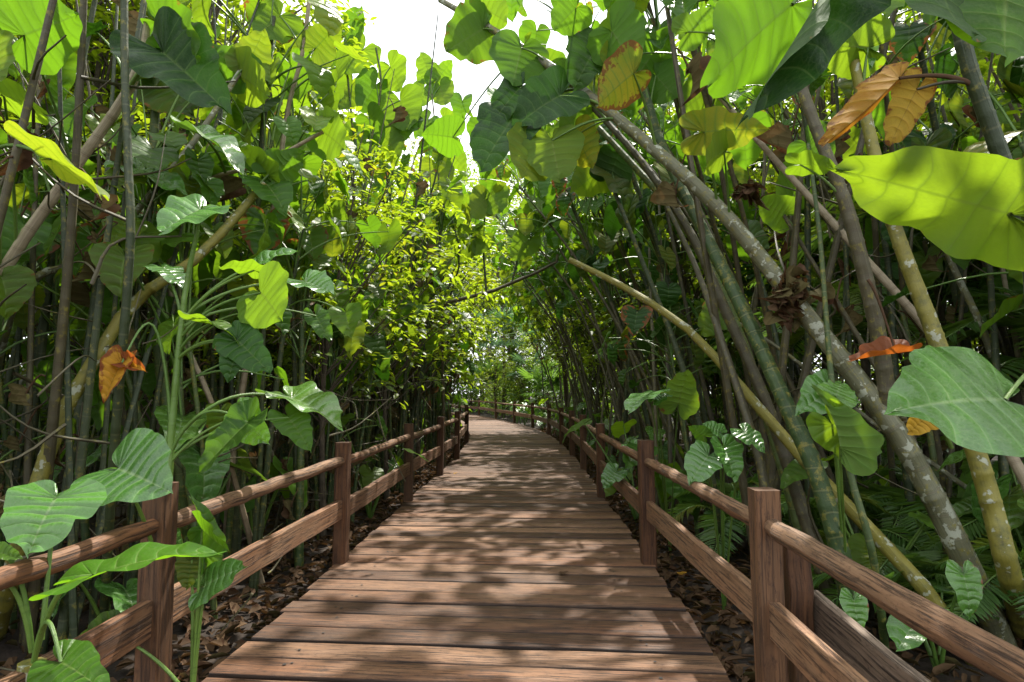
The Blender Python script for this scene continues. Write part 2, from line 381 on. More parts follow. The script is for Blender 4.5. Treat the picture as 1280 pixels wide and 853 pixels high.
def beam(mb, a, b, w, h, up=(0, 0, 1), tint=(.5, 0, 0), ch=0.006, mat=0, jit=0.0, nseg=6, edge=0.0):
    """plank/beam with chamfered edges from a to b; UV in metres along/across"""
    a, b = np.array(list(a), float), np.array(list(b), float)
    d = b - a; L = np.linalg.norm(d); d /= L
    up = np.array(up, float); up = up - d * np.dot(up, d); up /= np.linalg.norm(up); s = np.cross(d, up)
    prof = [(-w/2+ch, -h/2), (w/2-ch, -h/2), (w/2, -h/2+ch), (w/2, h/2-ch), (w/2-ch, h/2), (-w/2+ch, h/2), (-w/2, h/2-ch), (-w/2, -h/2+ch)]
    pl = [0]
    for k in range(8):
        p, q = prof[k], prof[(k + 1) % 8]; pl.append(pl[-1] + math.hypot(q[0]-p[0], q[1]-p[1]))
    ou, ov = R.uniform(0, 50), R.uniform(0, 50)
    V = np.zeros((nseg, 9, 3)); UV = np.zeros((nseg, 9, 2))
    for i in range(nseg):
        f = i / (nseg - 1); c = a + d * L * f
        jx, jy = (NR.normal(0, jit), NR.normal(0, jit)) if jit else (0, 0)
        for k in range(9):
            x, y = prof[k % 8]
            V[i, k] = c + s * (x + jx) + up * (y + jy); UV[i, k] = (ou + L * f, ov + pl[k])
    idx = np.arange(nseg * 9).reshape(nseg, 9)
    q = np.stack([idx[:-1, :-1], idx[:-1, 1:], idx[1:, 1:], idx[1:, :-1]], -1).reshape(-1, 4)
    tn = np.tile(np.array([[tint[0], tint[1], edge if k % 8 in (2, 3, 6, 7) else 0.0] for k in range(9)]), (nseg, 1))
    mb.add(V, q, None, UV, tn, mat)
    for e, fl in ((0, 1), (nseg - 1, 0)):
        c = np.vstack([V[e, :8], V[e, :8].mean(0)])
        t = [[(k + 1) % 8, k, 8] if fl else [k, (k + 1) % 8, 8] for k in range(8)]
        mb.add(c, None, t, np.array([(ou + x[0] * .3, ov + 3 + x[1]) for x in prof] + [(ou, ov + 3)]), tint, mat)
# ------------------------------------------------------------------ boardwalk
def deck():
    mb = MB(); s = 1.0; total = _cl[-1] - .6
    pit = .235
    while s < total:
        pw = pit * R.choice([.92, 1, 1, 1, 1.06])
        (p, t) = at_len(s)
        th = math.atan2(t[1], t[0]) + math.radians(-3.2 * max(0, 1 - p[1] / 14)) + R.uniform(-.004, .004)
        t = np.array([math.cos(th), math.sin(th)]); n = np.array([t[1], -t[0]])
        jl, jr = R.uniform(-.012, .03), R.uniform(-.012, .03)
        a = np.array([*(p - n * (WID / 2 + jl)), 0]); b = np.array([*(p + n * (WID / 2 + jr)), 0])
        dz = R.uniform(-.003, .003)
        a[2] = b[2] = -.02 + dz; b[2] += R.uniform(-.003, .003)
        w = pw - R.choice([.015, .017, .019, .022, .030])
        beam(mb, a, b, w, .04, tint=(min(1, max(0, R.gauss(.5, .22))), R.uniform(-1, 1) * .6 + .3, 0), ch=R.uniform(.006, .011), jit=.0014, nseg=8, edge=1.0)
        if 1.0 < p[1] < 13:
            for f in (.13, .145, .855, .87)[::1]:
                if R.random() < .25: continue
                c = a + (b - a) * (f + R.uniform(-.004, .004)); c[:2] += t * R.uniform(-.04, .04); c[2] = dz + .0035
                k = np.arange(7) / 7 * 2 * PI; rr = R.uniform(.007, .011)
                ring = np.stack([c[0] + rr * np.cos(k), c[1] + rr * np.sin(k), np.full(7, c[2])], -1)
                mb.add(np.vstack([ring, c]), None, [[i, (i + 1) % 7, 7] for i in range(7)], None, mat=1)
        s += pw
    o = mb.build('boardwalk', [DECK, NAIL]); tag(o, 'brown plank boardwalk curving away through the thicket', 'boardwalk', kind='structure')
    b = MB()
    for off in (-1.12, 0, 1.12):
        pts = []
        for s in np.linspace(.5, total, 60):
            p, t = at_len(s); n = np.array([t[1], -t[0]]); pts.append((*(p + n * off), -.10))
        tube(b, np.array(pts), .055, 4)
    j = b.build('boardwalk_joists', POSTW, smooth=False); tag(j, 'dark timber joists under the plank boardwalk', 'boardwalk', kind='structure')
deck()
def post(x, y, z0, h, w, yaw, root, tint):
    mb = MB()
    c, s = math.cos(yaw), math.sin(yaw)
    lx, ly = R.uniform(-.015, .015), R.uniform(-.015, .015)
    beam(mb, (x, y, z0), (x + lx, y + ly, h), w, w * 1.05, up=(c, s, 0), tint=tint, ch=.009, jit=.0015, nseg=7)
    return part(mb, 'post', POSTW, root, smooth=False)
def log_rail(a, b, r, root, tint):
    mb = MB(); n = 22
    p = np.array(list(a))[None] + (np.array(list(b)) - np.array(list(a)))[None] * np.linspace(0, 1, n)[:, None]
    p += NR.normal(0, .0025, p.shape)
    rad = r * (1 + NR.normal(0, .025, n)); rad[0] *= .9; rad[-1] *= .9
    tube(mb, p, rad, 12, tint, 0, wob=.04)
    L = np.linalg.norm(np.array(list(b)) - np.array(list(a)))
    # UV: swap so u runs along the grain
    o1, o2 = R.uniform(0, 40), R.uniform(0, 40)
    mb.uv = [np.stack([u[:, 1] + o1, u[:, 0] * 2 * PI * r + o2], -1) for u in mb.uv]
    return part(mb, 'top_rail', RAILW, root)
def fence(name, posts, label):
    root = empty(name, (0, 0, 0)); tag(root, label, 'fence', 'timber railings along the boardwalk')
    pts = [np.array(p) for p in posts]
    for i, p in enumerate(pts):
        q = pts[min(i + 1, len(pts) - 1)] - pts[max(i - 1, 0)]; yaw = math.atan2(q[1], q[0])
        post(p[0], p[1], -.25, R.uniform(.96, 1.0), R.uniform(.105, .122), yaw, root, (R.uniform(.3, .7), R.uniform(-.5, .6), 0))
        if i + 1 < len(pts):
            r = pts[i + 1]; d = r - p; L = np.linalg.norm(d); d /= L; e = .045
            A, B = p + d * e, r - d * e
            log_rail((*A, .82 + R.uniform(-.012, .012)), (*B, .82 + R.uniform(-.012, .012)), R.uniform(.036, .042), root, (R.uniform(.4, .7), R.uniform(-.3, 1), 0))
            mb = MB(); z = .425 + R.uniform(-.012, .012)
            beam(mb, (*A, z), (*B, z + R.uniform(-.012, .012)), .05, .155, tint=(R.uniform(.4, .75), R.uniform(-.4, .9), 0), jit=.002, nseg=9)
            part(mb, 'lower_rail', RAILW, root, smooth=False)
    return root
LP = [(-1.62, -2.3), (-1.60, .35), (-1.55, 2.80), (-1.42, 5.30), (-1.335, 8.2), (-1.22, 10.7), (-1.15, 13.2), (-1.27, 17.6), (-1.5, 21.0), (-2.1, 25.0), (-3.0, 29.0), (-4.1, 33.5), (-5.6, 38.0)]
RP = [(.96, -2.3), (1.02, .30), (1.12, 2.80), (1.12, 5.25), (1.20, 8.55), (1.31, 11.6), (1.335, 14.0), (1.335, 17.0), (1.22, 20.8), (.82, 25.0), (.10, 28.8), (-.85, 33.2), (-2.0, 38.0), (-3.8, 42.5), (-6.3, 47.0)]
fence('timber_railing', LP, 'reddish brown timber railing along the left edge of the boardwalk')
fence('timber_railing', RP, 'reddish brown timber railing along the right edge, curving left far away')
# old weathered timbers behind the right railing
def old_beam(a, b, w, h, label, up=(0, 0, 1)):
    mb = MB(); beam(mb, a, b, w, h, up=up, tint=(.5, .5, 0), jit=.003, nseg=10)
    o = mb.build('weathered_beam', POSTW if w > .06 else OLDW, smooth=False); tag(o, label, 'beam')
old_beam((1.40, 3.0, .36), (1.42, 1.3, .22), .045, .24, 'wide grey weathered board standing on edge behind the right railing')
old_beam((1.34, 2.98, -.25), (1.30, 2.94, .72), .075, .11, 'split brown timber stub just behind the nearest right railing post', up=(1, 0, 0))
# ------------------------------------------------------------------ ground
def ground():
    xs = np.concatenate([np.linspace(-150, -14, 10), np.linspace(-12, 12, 60), np.linspace(14, 150, 10)])
    ys = np.concatenate([np.linspace(-60, -5, 8), np.linspace(-3, 50, 110), np.linspace(55, 220, 12)])
    X, Y = np.meshgrid(xs, ys); d = np.abs(X - cl(Y))
    Z = -.19 + np.clip((d - 1.2) * .06, 0, .25) + NR.uniform(-.035, .035, X.shape) * (d > 1.4)
    idx = np.arange(X.size).reshape(X.shape)
    q = np.stack([idx[:-1, :-1], idx[:-1, 1:], idx[1:, 1:], idx[1:, :-1]], -1).reshape(-1, 4)
    mb = MB(); mb.add(np.stack([X, Y, Z], -1), q)
    o = mb.build('ground', SOIL); tag(o, 'dark brown soil under the thicket', 'ground', kind='structure')
    # litter
    mb = MB()
    n = 17000
    y = NR.uniform(.10, 1, n) ** 1.6 * 26; side = NR.choice([-1, 1], n)
    x = cl(y) + side * (1.25 + NR.exponential(1.3, n))
    dd = np.abs(x - cl(y)); z = -.17 + np.clip((dd - 1.2) * .06, 0, .25) + NR.uniform(0, .05, n)
    a = NR.uniform(0, 2 * PI, n)
    dirs = np.stack([np.cos(a), np.sin(a), NR.normal(0, .25, n)], -1)
    nr = np.stack([NR.normal(0, .45, n), NR.normal(0, .45, n), np.ones(n)], -1)
    small_leaves(mb, np.stack([x, y, z], -1), dirs, nr, NR.uniform(.05, .17, n), NR.uniform(.02, .08, n), np.stack([NR.uniform(0, 1, n), NR.uniform(0, .4, n), NR.uniform(.1, .8, n)], -1), fold=.45)
    o = mb.build('leaf_litter', DEAD); tag(o, 'dry brown fallen leaves covering the soil beside the boardwalk', 'leaf litter', kind='stuff')
ground()
def gz(x, y):
    return -.19 + min(.25, max(0, (abs(x - float(cl(y))) - 1.2) * .06)) - .03
for (px, py, dep, lab) in ((850, 712.5, 0, 'small orange fallen leaf on the boardwalk near its right edge'), (568, 591, 0, 'small yellow fallen leaf on the boardwalk towards its left edge'), (702,712,0,'tiny brown fallen leaf near the middle of the boardwalk')):
    d = 1.4 * FPX / (py - 490); p = P(px, py, d); mb = MB()
    put_leaf(mb, (p.x, p.y, .010), (1, .25, .05), (0, -.15, 1), .06, (.6, .3, .2), W=.9, nv=6, droop=-.2, fold=.3)
    tag(mb.build('fallen_leaf', ORANGE if px != 702 else DEAD), lab, 'leaf')
# ------------------------------------------------------------------ plant prototypes
def rtint(y=.15, b=.1):
    return (R.uniform(0, 1), (R.random() ** 4) * y * 3, (R.random() ** 9) * b * 4)
def crown(mb, tip, dirv, n, Lr, mats=(0, 1), pet=(.4, .9), dead=1, lo=False, spread=1.0):
    """heart leaves on long petioles round the tip of a cane. mats: (leaf, petiole, dead)"""
    tip = Vector(tip); az = R.uniform(0, 6.28)
    for k in range(n):
        az += 2.4 + R.uniform(-.5, .5)
        el = math.radians(R.uniform(-25, 75)) if k > 1 else math.radians(80)
        pl = R.uniform(*pet); L = R.uniform(*Lr) * .88
        st = tip - Vector(dirv) * R.uniform(0, .15 + n * .055)
        o = Vector((math.cos(az) * math.cos(el), math.sin(az) * math.cos(el), math.sin(el)))
        j = st + (o * spread + Vector(dirv) * .25) * pl
        tube(mb, arc(st, j, .12 * pl, 7), np.linspace(.013, .006, 7) * (1 if L > .32 else .7), 5, (.5, 0, 0), mats[1], cap=False)
        dn = math.radians(R.uniform(25, 85)); h = Vector((math.cos(az + R.uniform(-.5, .5)), math.sin(az + R.uniform(-.5, .5)), 0)).normalized()
        d = h * math.cos(dn) - Vector((0, 0, 1)) * math.sin(dn)
        nn = h * math.sin(dn) + Vector((0, 0, 1)) * math.cos(dn) + Vector((R.uniform(-.4, .4), R.uniform(-.4, .4), 0))
        put_leaf(mb, j, d, nn, L, rtint(), mats[0], W=R.uniform(1.0, 1.35), nv=8, per=2, nt=3, droop=R.uniform(.0, .8), fold=R.uniform(.05, .65), wave=R.uniform(.02, .07), side=R.uniform(.05, .3))
    for k in range(dead):
        az = R.uniform(0, 6.28); st = tip - Vector(dirv) * R.uniform(.3, 1.0)
        dead_leaf(mb, st, az, R.uniform(.12, .20), mats[2])
def dead_leaf(mb, st, az, L, mat):
    h = Vector((math.cos(az), math.sin(az), 0)); j = Vector(st) + h * R.uniform(.06, .2) - Vector((0, 0, R.uniform(.05, .25)))
    tube(mb, arc(st, j, .04, 5), .006, 4, (.5, 0, 0), mat, cap=False)
    put_leaf(mb, j, h * .25 + Vector((R.uniform(-.2, .2), R.uniform(-.2, .2), -1)), h, L, (R.uniform(0, 1), R.uniform(0, .5), R.uniform(0, .5)), mat, W=R.uniform(.3, .6), nv=6, per=2, nt=3, droop=R.uniform(.5, 1.4), fold=R.uniform(.8, 2.0), wave=.18, side=.0, pleat=.12)
CANES = [CANE_G, CANE_D, CANE_G]
def twigs(root, n, H, sp, mat):
    mb = MB()
    for i in range(n):
        c = Vector((R.uniform(-sp, sp), R.uniform(-sp, sp), R.uniform(.1, .95) * H)); a = R.uniform(0, 6.28); e = R.gauss(.5, .6); L = R.uniform(.3, .95)
        d = Vector((math.cos(a) * math.cos(e), math.sin(a) * math.cos(e), math.sin(e))) * L
        c.z = max(c.z, .02 + abs(min(0, d.z)))
        p = smooth_curve([c, c + d * .5 + Vector((R.uniform(-.1, .1), R.uniform(-.1, .1), R.uniform(-.12, .12))), c + d], 8)
        r = R.uniform(.004, .011); tube(mb, p, np.linspace(r, r * .4, 8), 5, cap=False)
        if R.random() < .22: dead_leaf(mb, p[R.randint(2, 7)], R.uniform(0, 6.28), R.uniform(.07, .16), 1)
    tag(part(mb, 'dry_twigs', [mat, DEAD], root), kind='stuff')
def proto_clump(name, ncane, hr, lean, r, leafmat, nleaf, Lr, arch=0.5, canem=None, spread=.35, dead=1):
    root = empty(name)
    for i in range(ncane):
        H = R.uniform(*hr); a = R.uniform(0, 6.28); b = Vector((math.cos(a), math.sin(a), 0)) * R.uniform(.0, spread) * (0 if i == 0 else 1)
        lx = lean * H * R.uniform(.7, 1.25) + R.uniform(-.12, .12) * H * .5; ly = R.uniform(-.1, .1) * H
        pts = [b, b + Vector((lx * .22, ly * .2, H * .33)), b + Vector((lx * .55 + R.uniform(-.06, .06), ly * .6, H * (.66 + .05 * arch))), b + Vector((lx, ly, H))]
        mb = MB(); rr = r * R.uniform(.75, 1.2)
        c = cane_curve(mb, pts, rr, rr * .55, step=R.uniform(.1, .16), ns=7)
        for z in range(R.randint(0, 1)):   # dry sheaths on the cane
            k = R.randint(15, 50); q = c[k]
            dead_leaf(mb, q, R.uniform(0, 6.28), R.uniform(.10, .20), 1)
        part(mb, 'stem', [canem or R.choice(CANES), DEAD], root)
        d = Vector(c[-1]) - Vector(c[-4]); d.normalize()
        mb = MB(); crown(mb, c[-1], d, nleaf, Lr, (0, 1, 2), dead=dead)
        part(mb, 'crown', [leafmat, PETI, DEAD], root)
    if lean < .24: twigs(root, 7, hr[0] * .8, .6, CANE_B)
    return root
R.seed(11)
UP, LN = [], []      # (height, root): upright clumps for the left thicket, leaning ones (towards local +X) for the right
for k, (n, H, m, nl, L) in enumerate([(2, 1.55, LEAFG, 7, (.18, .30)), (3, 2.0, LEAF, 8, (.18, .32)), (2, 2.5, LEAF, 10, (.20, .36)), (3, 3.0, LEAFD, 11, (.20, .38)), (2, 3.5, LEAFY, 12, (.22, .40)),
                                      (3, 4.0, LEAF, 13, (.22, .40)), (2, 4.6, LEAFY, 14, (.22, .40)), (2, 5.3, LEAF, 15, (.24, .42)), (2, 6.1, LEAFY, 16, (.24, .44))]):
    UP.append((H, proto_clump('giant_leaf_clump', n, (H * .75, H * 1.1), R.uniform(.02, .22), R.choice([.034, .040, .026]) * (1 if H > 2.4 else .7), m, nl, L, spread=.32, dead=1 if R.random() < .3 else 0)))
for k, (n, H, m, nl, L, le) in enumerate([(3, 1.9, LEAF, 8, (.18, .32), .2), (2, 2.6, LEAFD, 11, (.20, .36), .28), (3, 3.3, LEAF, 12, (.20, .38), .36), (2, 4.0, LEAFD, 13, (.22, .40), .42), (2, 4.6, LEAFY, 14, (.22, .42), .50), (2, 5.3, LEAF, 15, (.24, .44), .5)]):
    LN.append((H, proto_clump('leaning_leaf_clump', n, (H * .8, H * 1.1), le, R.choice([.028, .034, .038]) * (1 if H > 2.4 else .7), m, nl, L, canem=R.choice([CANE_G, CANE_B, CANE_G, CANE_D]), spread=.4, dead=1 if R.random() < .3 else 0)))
def pick(lst, x, y, lo=.10, hi=.62):
    d = math.hypot(x, y); want = max(lst[0][0], min(lst[-1][0], 1.4 + d * R.uniform(lo, hi)))
    c = sorted(lst, key=lambda t: abs(t[0] - want) + R.uniform(0, .35)); return c[0][1]
def bare_clump():
    root = empty('cane_clump')
    for i in range(4):
        H = R.uniform(3.6, 6.2); b = Vector((R.uniform(-.4, .4), R.uniform(-.4, .4), 0)); mb = MB()
        l = Vector((R.gauss(0, .13) * H, R.gauss(0, .13) * H, H)); rr = R.uniform(.018, .036)
        c = cane_curve(mb, [b, b + l * .5 + Vector((R.uniform(-.1, .1), R.uniform(-.1, .1), 0)), b + l], rr, rr * .25, ns=6)
        for z in range(2): dead_leaf(mb, c[R.randint(20, 58)], R.uniform(0, 6.28), R.uniform(.12, .22), 1)
        part(mb, 'stem', [R.choice([CANE_D, CANE_D, CANE_G, CANE_B]), DEAD], root)
    twigs(root, 22, 3.2, .6, CANE_B)
    return root
BARE = [bare_clump() for _ in range(4)]
def seedling(leafmat, n, h, Lr):
    root = empty('heart_leaf_seedling'); st = MB(); lf = MB()
    for k in range(n):
        az = k * 2.4 + R.uniform(-.4, .4); H = h * R.uniform(.5, 1.05); o = Vector((math.cos(az), math.sin(az), 0))
        j = o * H * R.uniform(.25, .55) + Vector((0, 0, H))
        tube(st, arc((0, 0, 0), j, .12 * H, 8), np.linspace(.015, .007, 8), 6, cap=False)
        dn = math.radians(R.uniform(10, 60)); d = o * math.cos(dn) - Vector((0, 0, math.sin(dn)))
        put_leaf(lf, j, d, o * math.sin(dn) + Vector((R.uniform(-.3, .3), R.uniform(-.3, .3), math.cos(dn))), R.uniform(*Lr), rtint(.1, .03), 0, W=R.uniform(.9, 1.1), nv=9, per=2, nt=4, droop=R.uniform(.1, .45), fold=R.uniform(.1, .35))
    part(st, 'stem', PETI, root); part(lf, 'foliage', leafmat, root)
    return root
SEED = [seedling(LEAFG, 4, .7, (.22, .34)), seedling(LEAF, 5, .95, (.26, .40)), seedling(LEAFG, 6, 1.35, (.28, .42)), seedling(LEAFY, 5, 1.1, (.24, .36))]
def leafy_tree(name, H, rad, nclump, per, ln, mat, bark, trunk_r, crown_lo=.35, flat=1.0, lean=0.0):
    root = empty(name); tb = MB(); cb = MB()
    top = Vector((lean * H, R.uniform(-.05, .05) * H, H * .92))
    c = smooth_curve([(0, 0, 0), Vector((lean * .3 * H + R.uniform(-.04, .04) * H, R.uniform(-.04, .04) * H, H * .45)), top], 16)
    tube(tb, c, np.linspace(trunk_r, trunk_r * .25, 16), 8)
    P_, D_, N_, T_, S_ = [], [], [], [], []
    for k in range(nclump):
        f = R.uniform(crown_lo, 1); z = f * H
        a = R.uniform(0, 6.28); rr = rad * math.sqrt(R.random()) * (math.sin(PI * min(1, max(.12, (f - crown_lo) / (1.08 - crown_lo)))) ** .5)
        b = c[min(15, int(f * 13))]; e = np.array([b[0] + math.cos(a) * rr, b[1] + math.sin(a) * rr, z * flat + R.uniform(-.05, .08) * H])
        s = c[max(2, min(14, int(f * 15 * .75)))]
        if k % 2 == 0: tube(tb, smooth_curve([s, (s + e) / 2 + np.array([0, 0, .05 * H * R.uniform(-.5, 1)]), e], 7), np.linspace(trunk_r * .35, trunk_r * .08, 7), 5, cap=False)
        cr = rad * R.uniform(.16, .34); cl_t = R.uniform(0, 1); yl = R.random() ** 2 * .6
        nt_ = max(3, per // 8); td = NR.normal(0, 1, (nt_, 3)) * np.array([1, 1, .45]); td /= np.linalg.norm(td, axis=1)[:, None]
        wh = NR.randint(0, nt_, per); tt = NR.uniform(.12, 1, per)
        q = td[wh] * (tt * cr * 1.25)[:, None]; q[:, 2] -= tt * tt * cr * .35; q += NR.normal(0, ln * .16, (per, 3))
        P_.append(e + q)
        sdv = np.cross(td[wh], [0, 0, 1.0]); sdv /= np.linalg.norm(sdv, axis=1)[:, None] + 1e-6
        D_.append(td[wh] * .6 + sdv * NR.choice([-1, 1], per)[:, None] + NR.normal(0, .25, (per, 3)) + np.array([0, 0, -.25]))
        N_.append(np.stack([NR.normal(0, .4, per), NR.normal(0, .4, per), np.ones(per)], -1))
        T_.append(np.stack([np.clip(cl_t + NR.normal(0, .2, per), 0, 1), np.clip(NR.uniform(-.3, 1, per) * yl, 0, 1), np.zeros(per)], -1))
        S_.append(NR.uniform(.6, 1.25, per) * ln)
    S = np.concatenate(S_)
    small_leaves(cb, np.concatenate(P_), np.concatenate(D_), np.concatenate(N_), S, S * .55, np.concatenate(T_))
    part(tb, 'trunk', bark, root); part(cb, 'crown', mat, root)
    return root
TREE_S = [leafy_tree('small_leaved_tree', 5.2, 1.6, 64, 34, .13, SMALL, BARK, .045, .42, lean=.06), leafy_tree('small_leaved_tree', 4.4, 1.4, 60, 30, .12, SMALL, BARK, .04, .40, lean=.12), leafy_tree('small_leaved_tree', 6.8, 2.0, 90, 40, .15, SMALL, BARK, .07, .25, lean=.0), leafy_tree('small_leaved_tree', 9.0, 2.4, 120, 40, .16, SMALL, BARK, .09, .35, lean=.05)]
SHRUB = [leafy_tree('dark_shrub', 4.2, 1.7, 60, 40, .20, SHADE, BARK, .05, .05), leafy_tree('dark_shrub', 5.4, 1.8, 70, 40, .22, SHADE, BARK, .06, .1), leafy_tree('dark_shrub', 3.0, 1.5, 50, 36, .17, FARL, BARK, .05, .04)]
MID = [leafy_tree('broad_leaved_sapling', 3.6, 1.1, 34, 24, .20, SHADE, BARK, .035, .3), leafy_tree('broad_leaved_sapling', 4.6, 1.2, 40, 24, .22, LEAFD, BARK, .035, .35)]
TALL = [leafy_tree('tall_forest_tree', 13, 3.6, 110, 60, .24, FARL, BARKP, .19, .22), leafy_tree('tall_forest_tree', 16, 4.2, 120, 64, .26, FARL, BARKP, .22, .3), leafy_tree('tall_forest_tree', 11, 3.2, 100, 60, .22, SHADE, BARKP, .16, .15)]
def feather_palm(nf, FL, H):
    root = empty('feather_palm'); tb = MB(); fb = MB()
    tube(tb, smooth_curve([(0, 0, 0), (.05, .03, H * .5), (0, 0, H)], 10), np.linspace(.06, .045, 10), 8)
    for k in range(nf):
        az = k * 2.4; el = math.radians(R.uniform(15, 80)); L = FL * R.uniform(.75, 1.1); o = Vector((math.cos(az), math.sin(az), 0))
        p0 = Vector((0, 0, H)); p1 = p0 + o * L * .5 * math.cos(el) + Vector((0, 0, L * .55 * math.sin(el))); p2 = p0 + o * L * (.55 + .45 * math.cos(el)) + Vector((0, 0, L * (.62 * math.sin(el) - .30)))
        c = smooth_curve([p0, p1, p2], 26); tube(fb, c, np.linspace(.013, .004, 26), 4, (.4, .1, 0), 1, cap=False)
        tg = np.gradient(c, axis=0); tg /= np.linalg.norm(tg, axis=1)[:, None]
        sd = np.cross(tg, [0, 0, 1]); sd /= np.linalg.norm(sd, axis=1)[:, None] + 1e-9; up = np.cross(sd, tg)
        u = np.linspace(.12, .99, 44); ci = np.stack([np.interp(u * 25, np.arange(26), c[:, i]) for i in range(3)], -1)
        ii = (u * 25).astype(int)
        for s in (1, -1):
            d = sd[ii] * s + tg[ii] * .55 + up[ii] * .2 + NR.normal(0, .07, (44, 3)) - np.array([0, 0, .18]); ll = L * .30 * np.sin(PI * (u * .85 + .12)) ** .7
            small_leaves(fb, ci, d, up[ii] + sd[ii] * .2, ll, .034, np.stack([NR.uniform(.1, .9, 44), np.full(44, R.random() ** 3 * .5), np.zeros(44)], -1), fold=.3)
    part(tb, 'trunk', BARK, root); part(fb, 'crown', [PALM, PETI], root)
    return root
FEATH = [feather_palm(13, 1.7, 1.3), feather_palm(12, 2.0, 2.4), feather_palm(10, 1.2, .3)]
def fan_palm(nf, r, H, mat):
    root = empty('fan_palm'); tb = MB(); fb = MB()
    tube(tb, smooth_curve([(0, 0, 0), (.05, 0, H * .5), (0, 0, H)], 10), np.linspace(.11, .09, 10), 8)
    for k in range(nf):
        az = k * 2.4; el = math.radians(R.uniform(-25, 80)); o = Vector((math.cos(az) * math.cos(el), math.sin(az) * math.cos(el), math.sin(el))); pl = R.uniform(.6, 1.1) * r
        j = Vector((0, 0, H)) + o * pl; tube(fb, arc((0, 0, H), j, .05, 5), .012, 4, (.4, 0, 0), 1, cap=False)
        n = 26; M, _ = frame((0, 0, 0), o, Vector((0, 0, 1)) if el < 1.2 else Vector((1, 0, 0)))
        a = np.linspace(-2.1, 2.1, n); d = np.stack([np.sin(a), np.cos(a), .15 - .25 * np.abs(a) / 2], -1) @ M.T + NR.normal(0, .04, (n, 3)) - np.array([0, 0, .12])
        nn = np.tile(M[:, 2], (n, 1)) + NR.normal(0, .3, (n, 3))
        small_leaves(fb, np.tile(list(j), (n, 1)), d, nn, r * (.95 - .12 * np.abs(a)), .055 * r * 1.3, np.stack([NR.uniform(.2, .8, n), np.zeros(n), np.zeros(n)], -1), fold=.4)
    part(tb, 'trunk', BARK, root); part(fb, 'crown', [mat, PETI], root)
    return root
FAN = [fan_palm(16, 1.2, 4.2, BLUEP), fan_palm(14, 1.1, 1.6, PALM)]
FAN[0].location = (-1.9, 37.8, 0)
# ------------------------------------------------------------------ planting
USED = {}
def place(proto, x, y, rz, sc, label, cat, group, z=None):
    z = gz(x, y) if z is None else z
    if proto.name not in USED:
        USED[proto.name] = 1
        proto.location = (x, y, z); proto.rotation_euler = (0, 0, rz); proto.scale = (sc,) * 3; tag(proto, label, cat, group); return proto
    return copy_tree(proto, (x, y, z), rz, sc, label, cat, group)
ORD = ['nearest', 'second', 'third', 'fourth', 'fifth', 'sixth', 'seventh', 'eighth', 'ninth', 'tenth', 'eleventh', 'twelfth', 'thirteenth', 'fourteenth']
def bay(y, posts):
    k = sum(1 for p in posts[2:] if p[1] < y)
    if k == 0: return 'before the nearest post'
    return 'beyond the %s post' % ORD[k - 1]
R.seed(23)
def lx(y): return np.interp(y, [p[1] for p in LP], [p[0] for p in LP])
def rx(y): return np.interp(y, [p[1] for p in RP], [p[0] for p in RP])
def depthword(d): return 'close behind' if d < 1.0 else ('set back behind' if d < 2.4 else 'deep behind')
taken = []
def free(x, y, m):
    for a, b in taken:
        if (a - x) ** 2 + (b - y) ** 2 < m * m: return False
    taken.append((x, y)); return True
n = 0; tries = 0
while n < 100 and tries < 5000:
    tries += 1
    y = 2.6 + 20 * R.random() ** 1.3; off = .50 + R.expovariate(1 / 1.6)
    if off > 6: continue
    x = lx(y) - off
    if y < 4.2 and off < 1.3: continue
    if not free(x, y, .36 + off * .09): continue
    pr = pick(UP, x, y, -.05, .56)
    place(pr, x, y, R.uniform(-2.6, 2.6), R.uniform(.85, 1.12), 'upright cane clump with heart leaves, %s the left railing, %s' % (depthword(off), bay(y, LP)), 'plant', 'upright cane clumps behind the left railing, %s' % bay(y, LP)); n += 1
n = 0; tries = 0
while n < 34 and tries < 3000:
    tries += 1
    y = 3.0 + 17 * R.random() ** 1.4; off = .85 + R.expovariate(1 / 1.4); x = lx(y) - off
    if off > 5 or not free(x, y, .38): continue
    place(R.choice(BARE), x, y, R.uniform(0, 6.28), R.uniform(.85, 1.2), 'leafless dark cane clump %s the left railing, %s' % (depthword(off), bay(y, LP)), 'plant', 'leafless cane clumps behind the left railing, %s' % bay(y, LP)); n += 1
n = 0; tries = 0
while n < 62 and tries < 4000:
    tries += 1
    y = 3.2 + 19 * R.random() ** 1.25; off = .6 + R.expovariate(1 / 1.7)
    if off > 6: continue
    x = rx(y) + off
    if y < 5.6 and x < 3.5: continue
    if y > 11 and R.random() < .45: continue
    if not free(x, y, .5 + off * .1): continue
    pr = pick(LN, x, y, .2)
    rz = PI + R.uniform(-1.0, .9) if off > .9 else PI / 2 + R.uniform(-.8, .8)
    place(pr, x, y, rz, R.uniform(.85, 1.12), 'leaning cane clump with heart leaves, %s the right railing, %s' % (depthword(off), bay(y, RP)), 'plant', 'leaning cane clumps behind the right railing, %s' % bay(y, RP)); n += 1
n = 0; tries = 0
while n < 14 and tries < 3000:
    tries += 1
    y = 3.6 + 24 * R.random() ** 1.5; off = 1.1 + R.expovariate(1 / 1.8); x = rx(y) + off
    if off > 5 or not free(x, y, .4): continue
    place(R.choice(BARE), x, y, R.uniform(0, 6.28), R.uniform(.85, 1.2), 'leafless dark cane clump %s the right railing, %s' % (depthword(off), bay(y, RP)), 'plant', 'leafless cane clumps behind the right railing, %s' % bay(y, RP)); n += 1
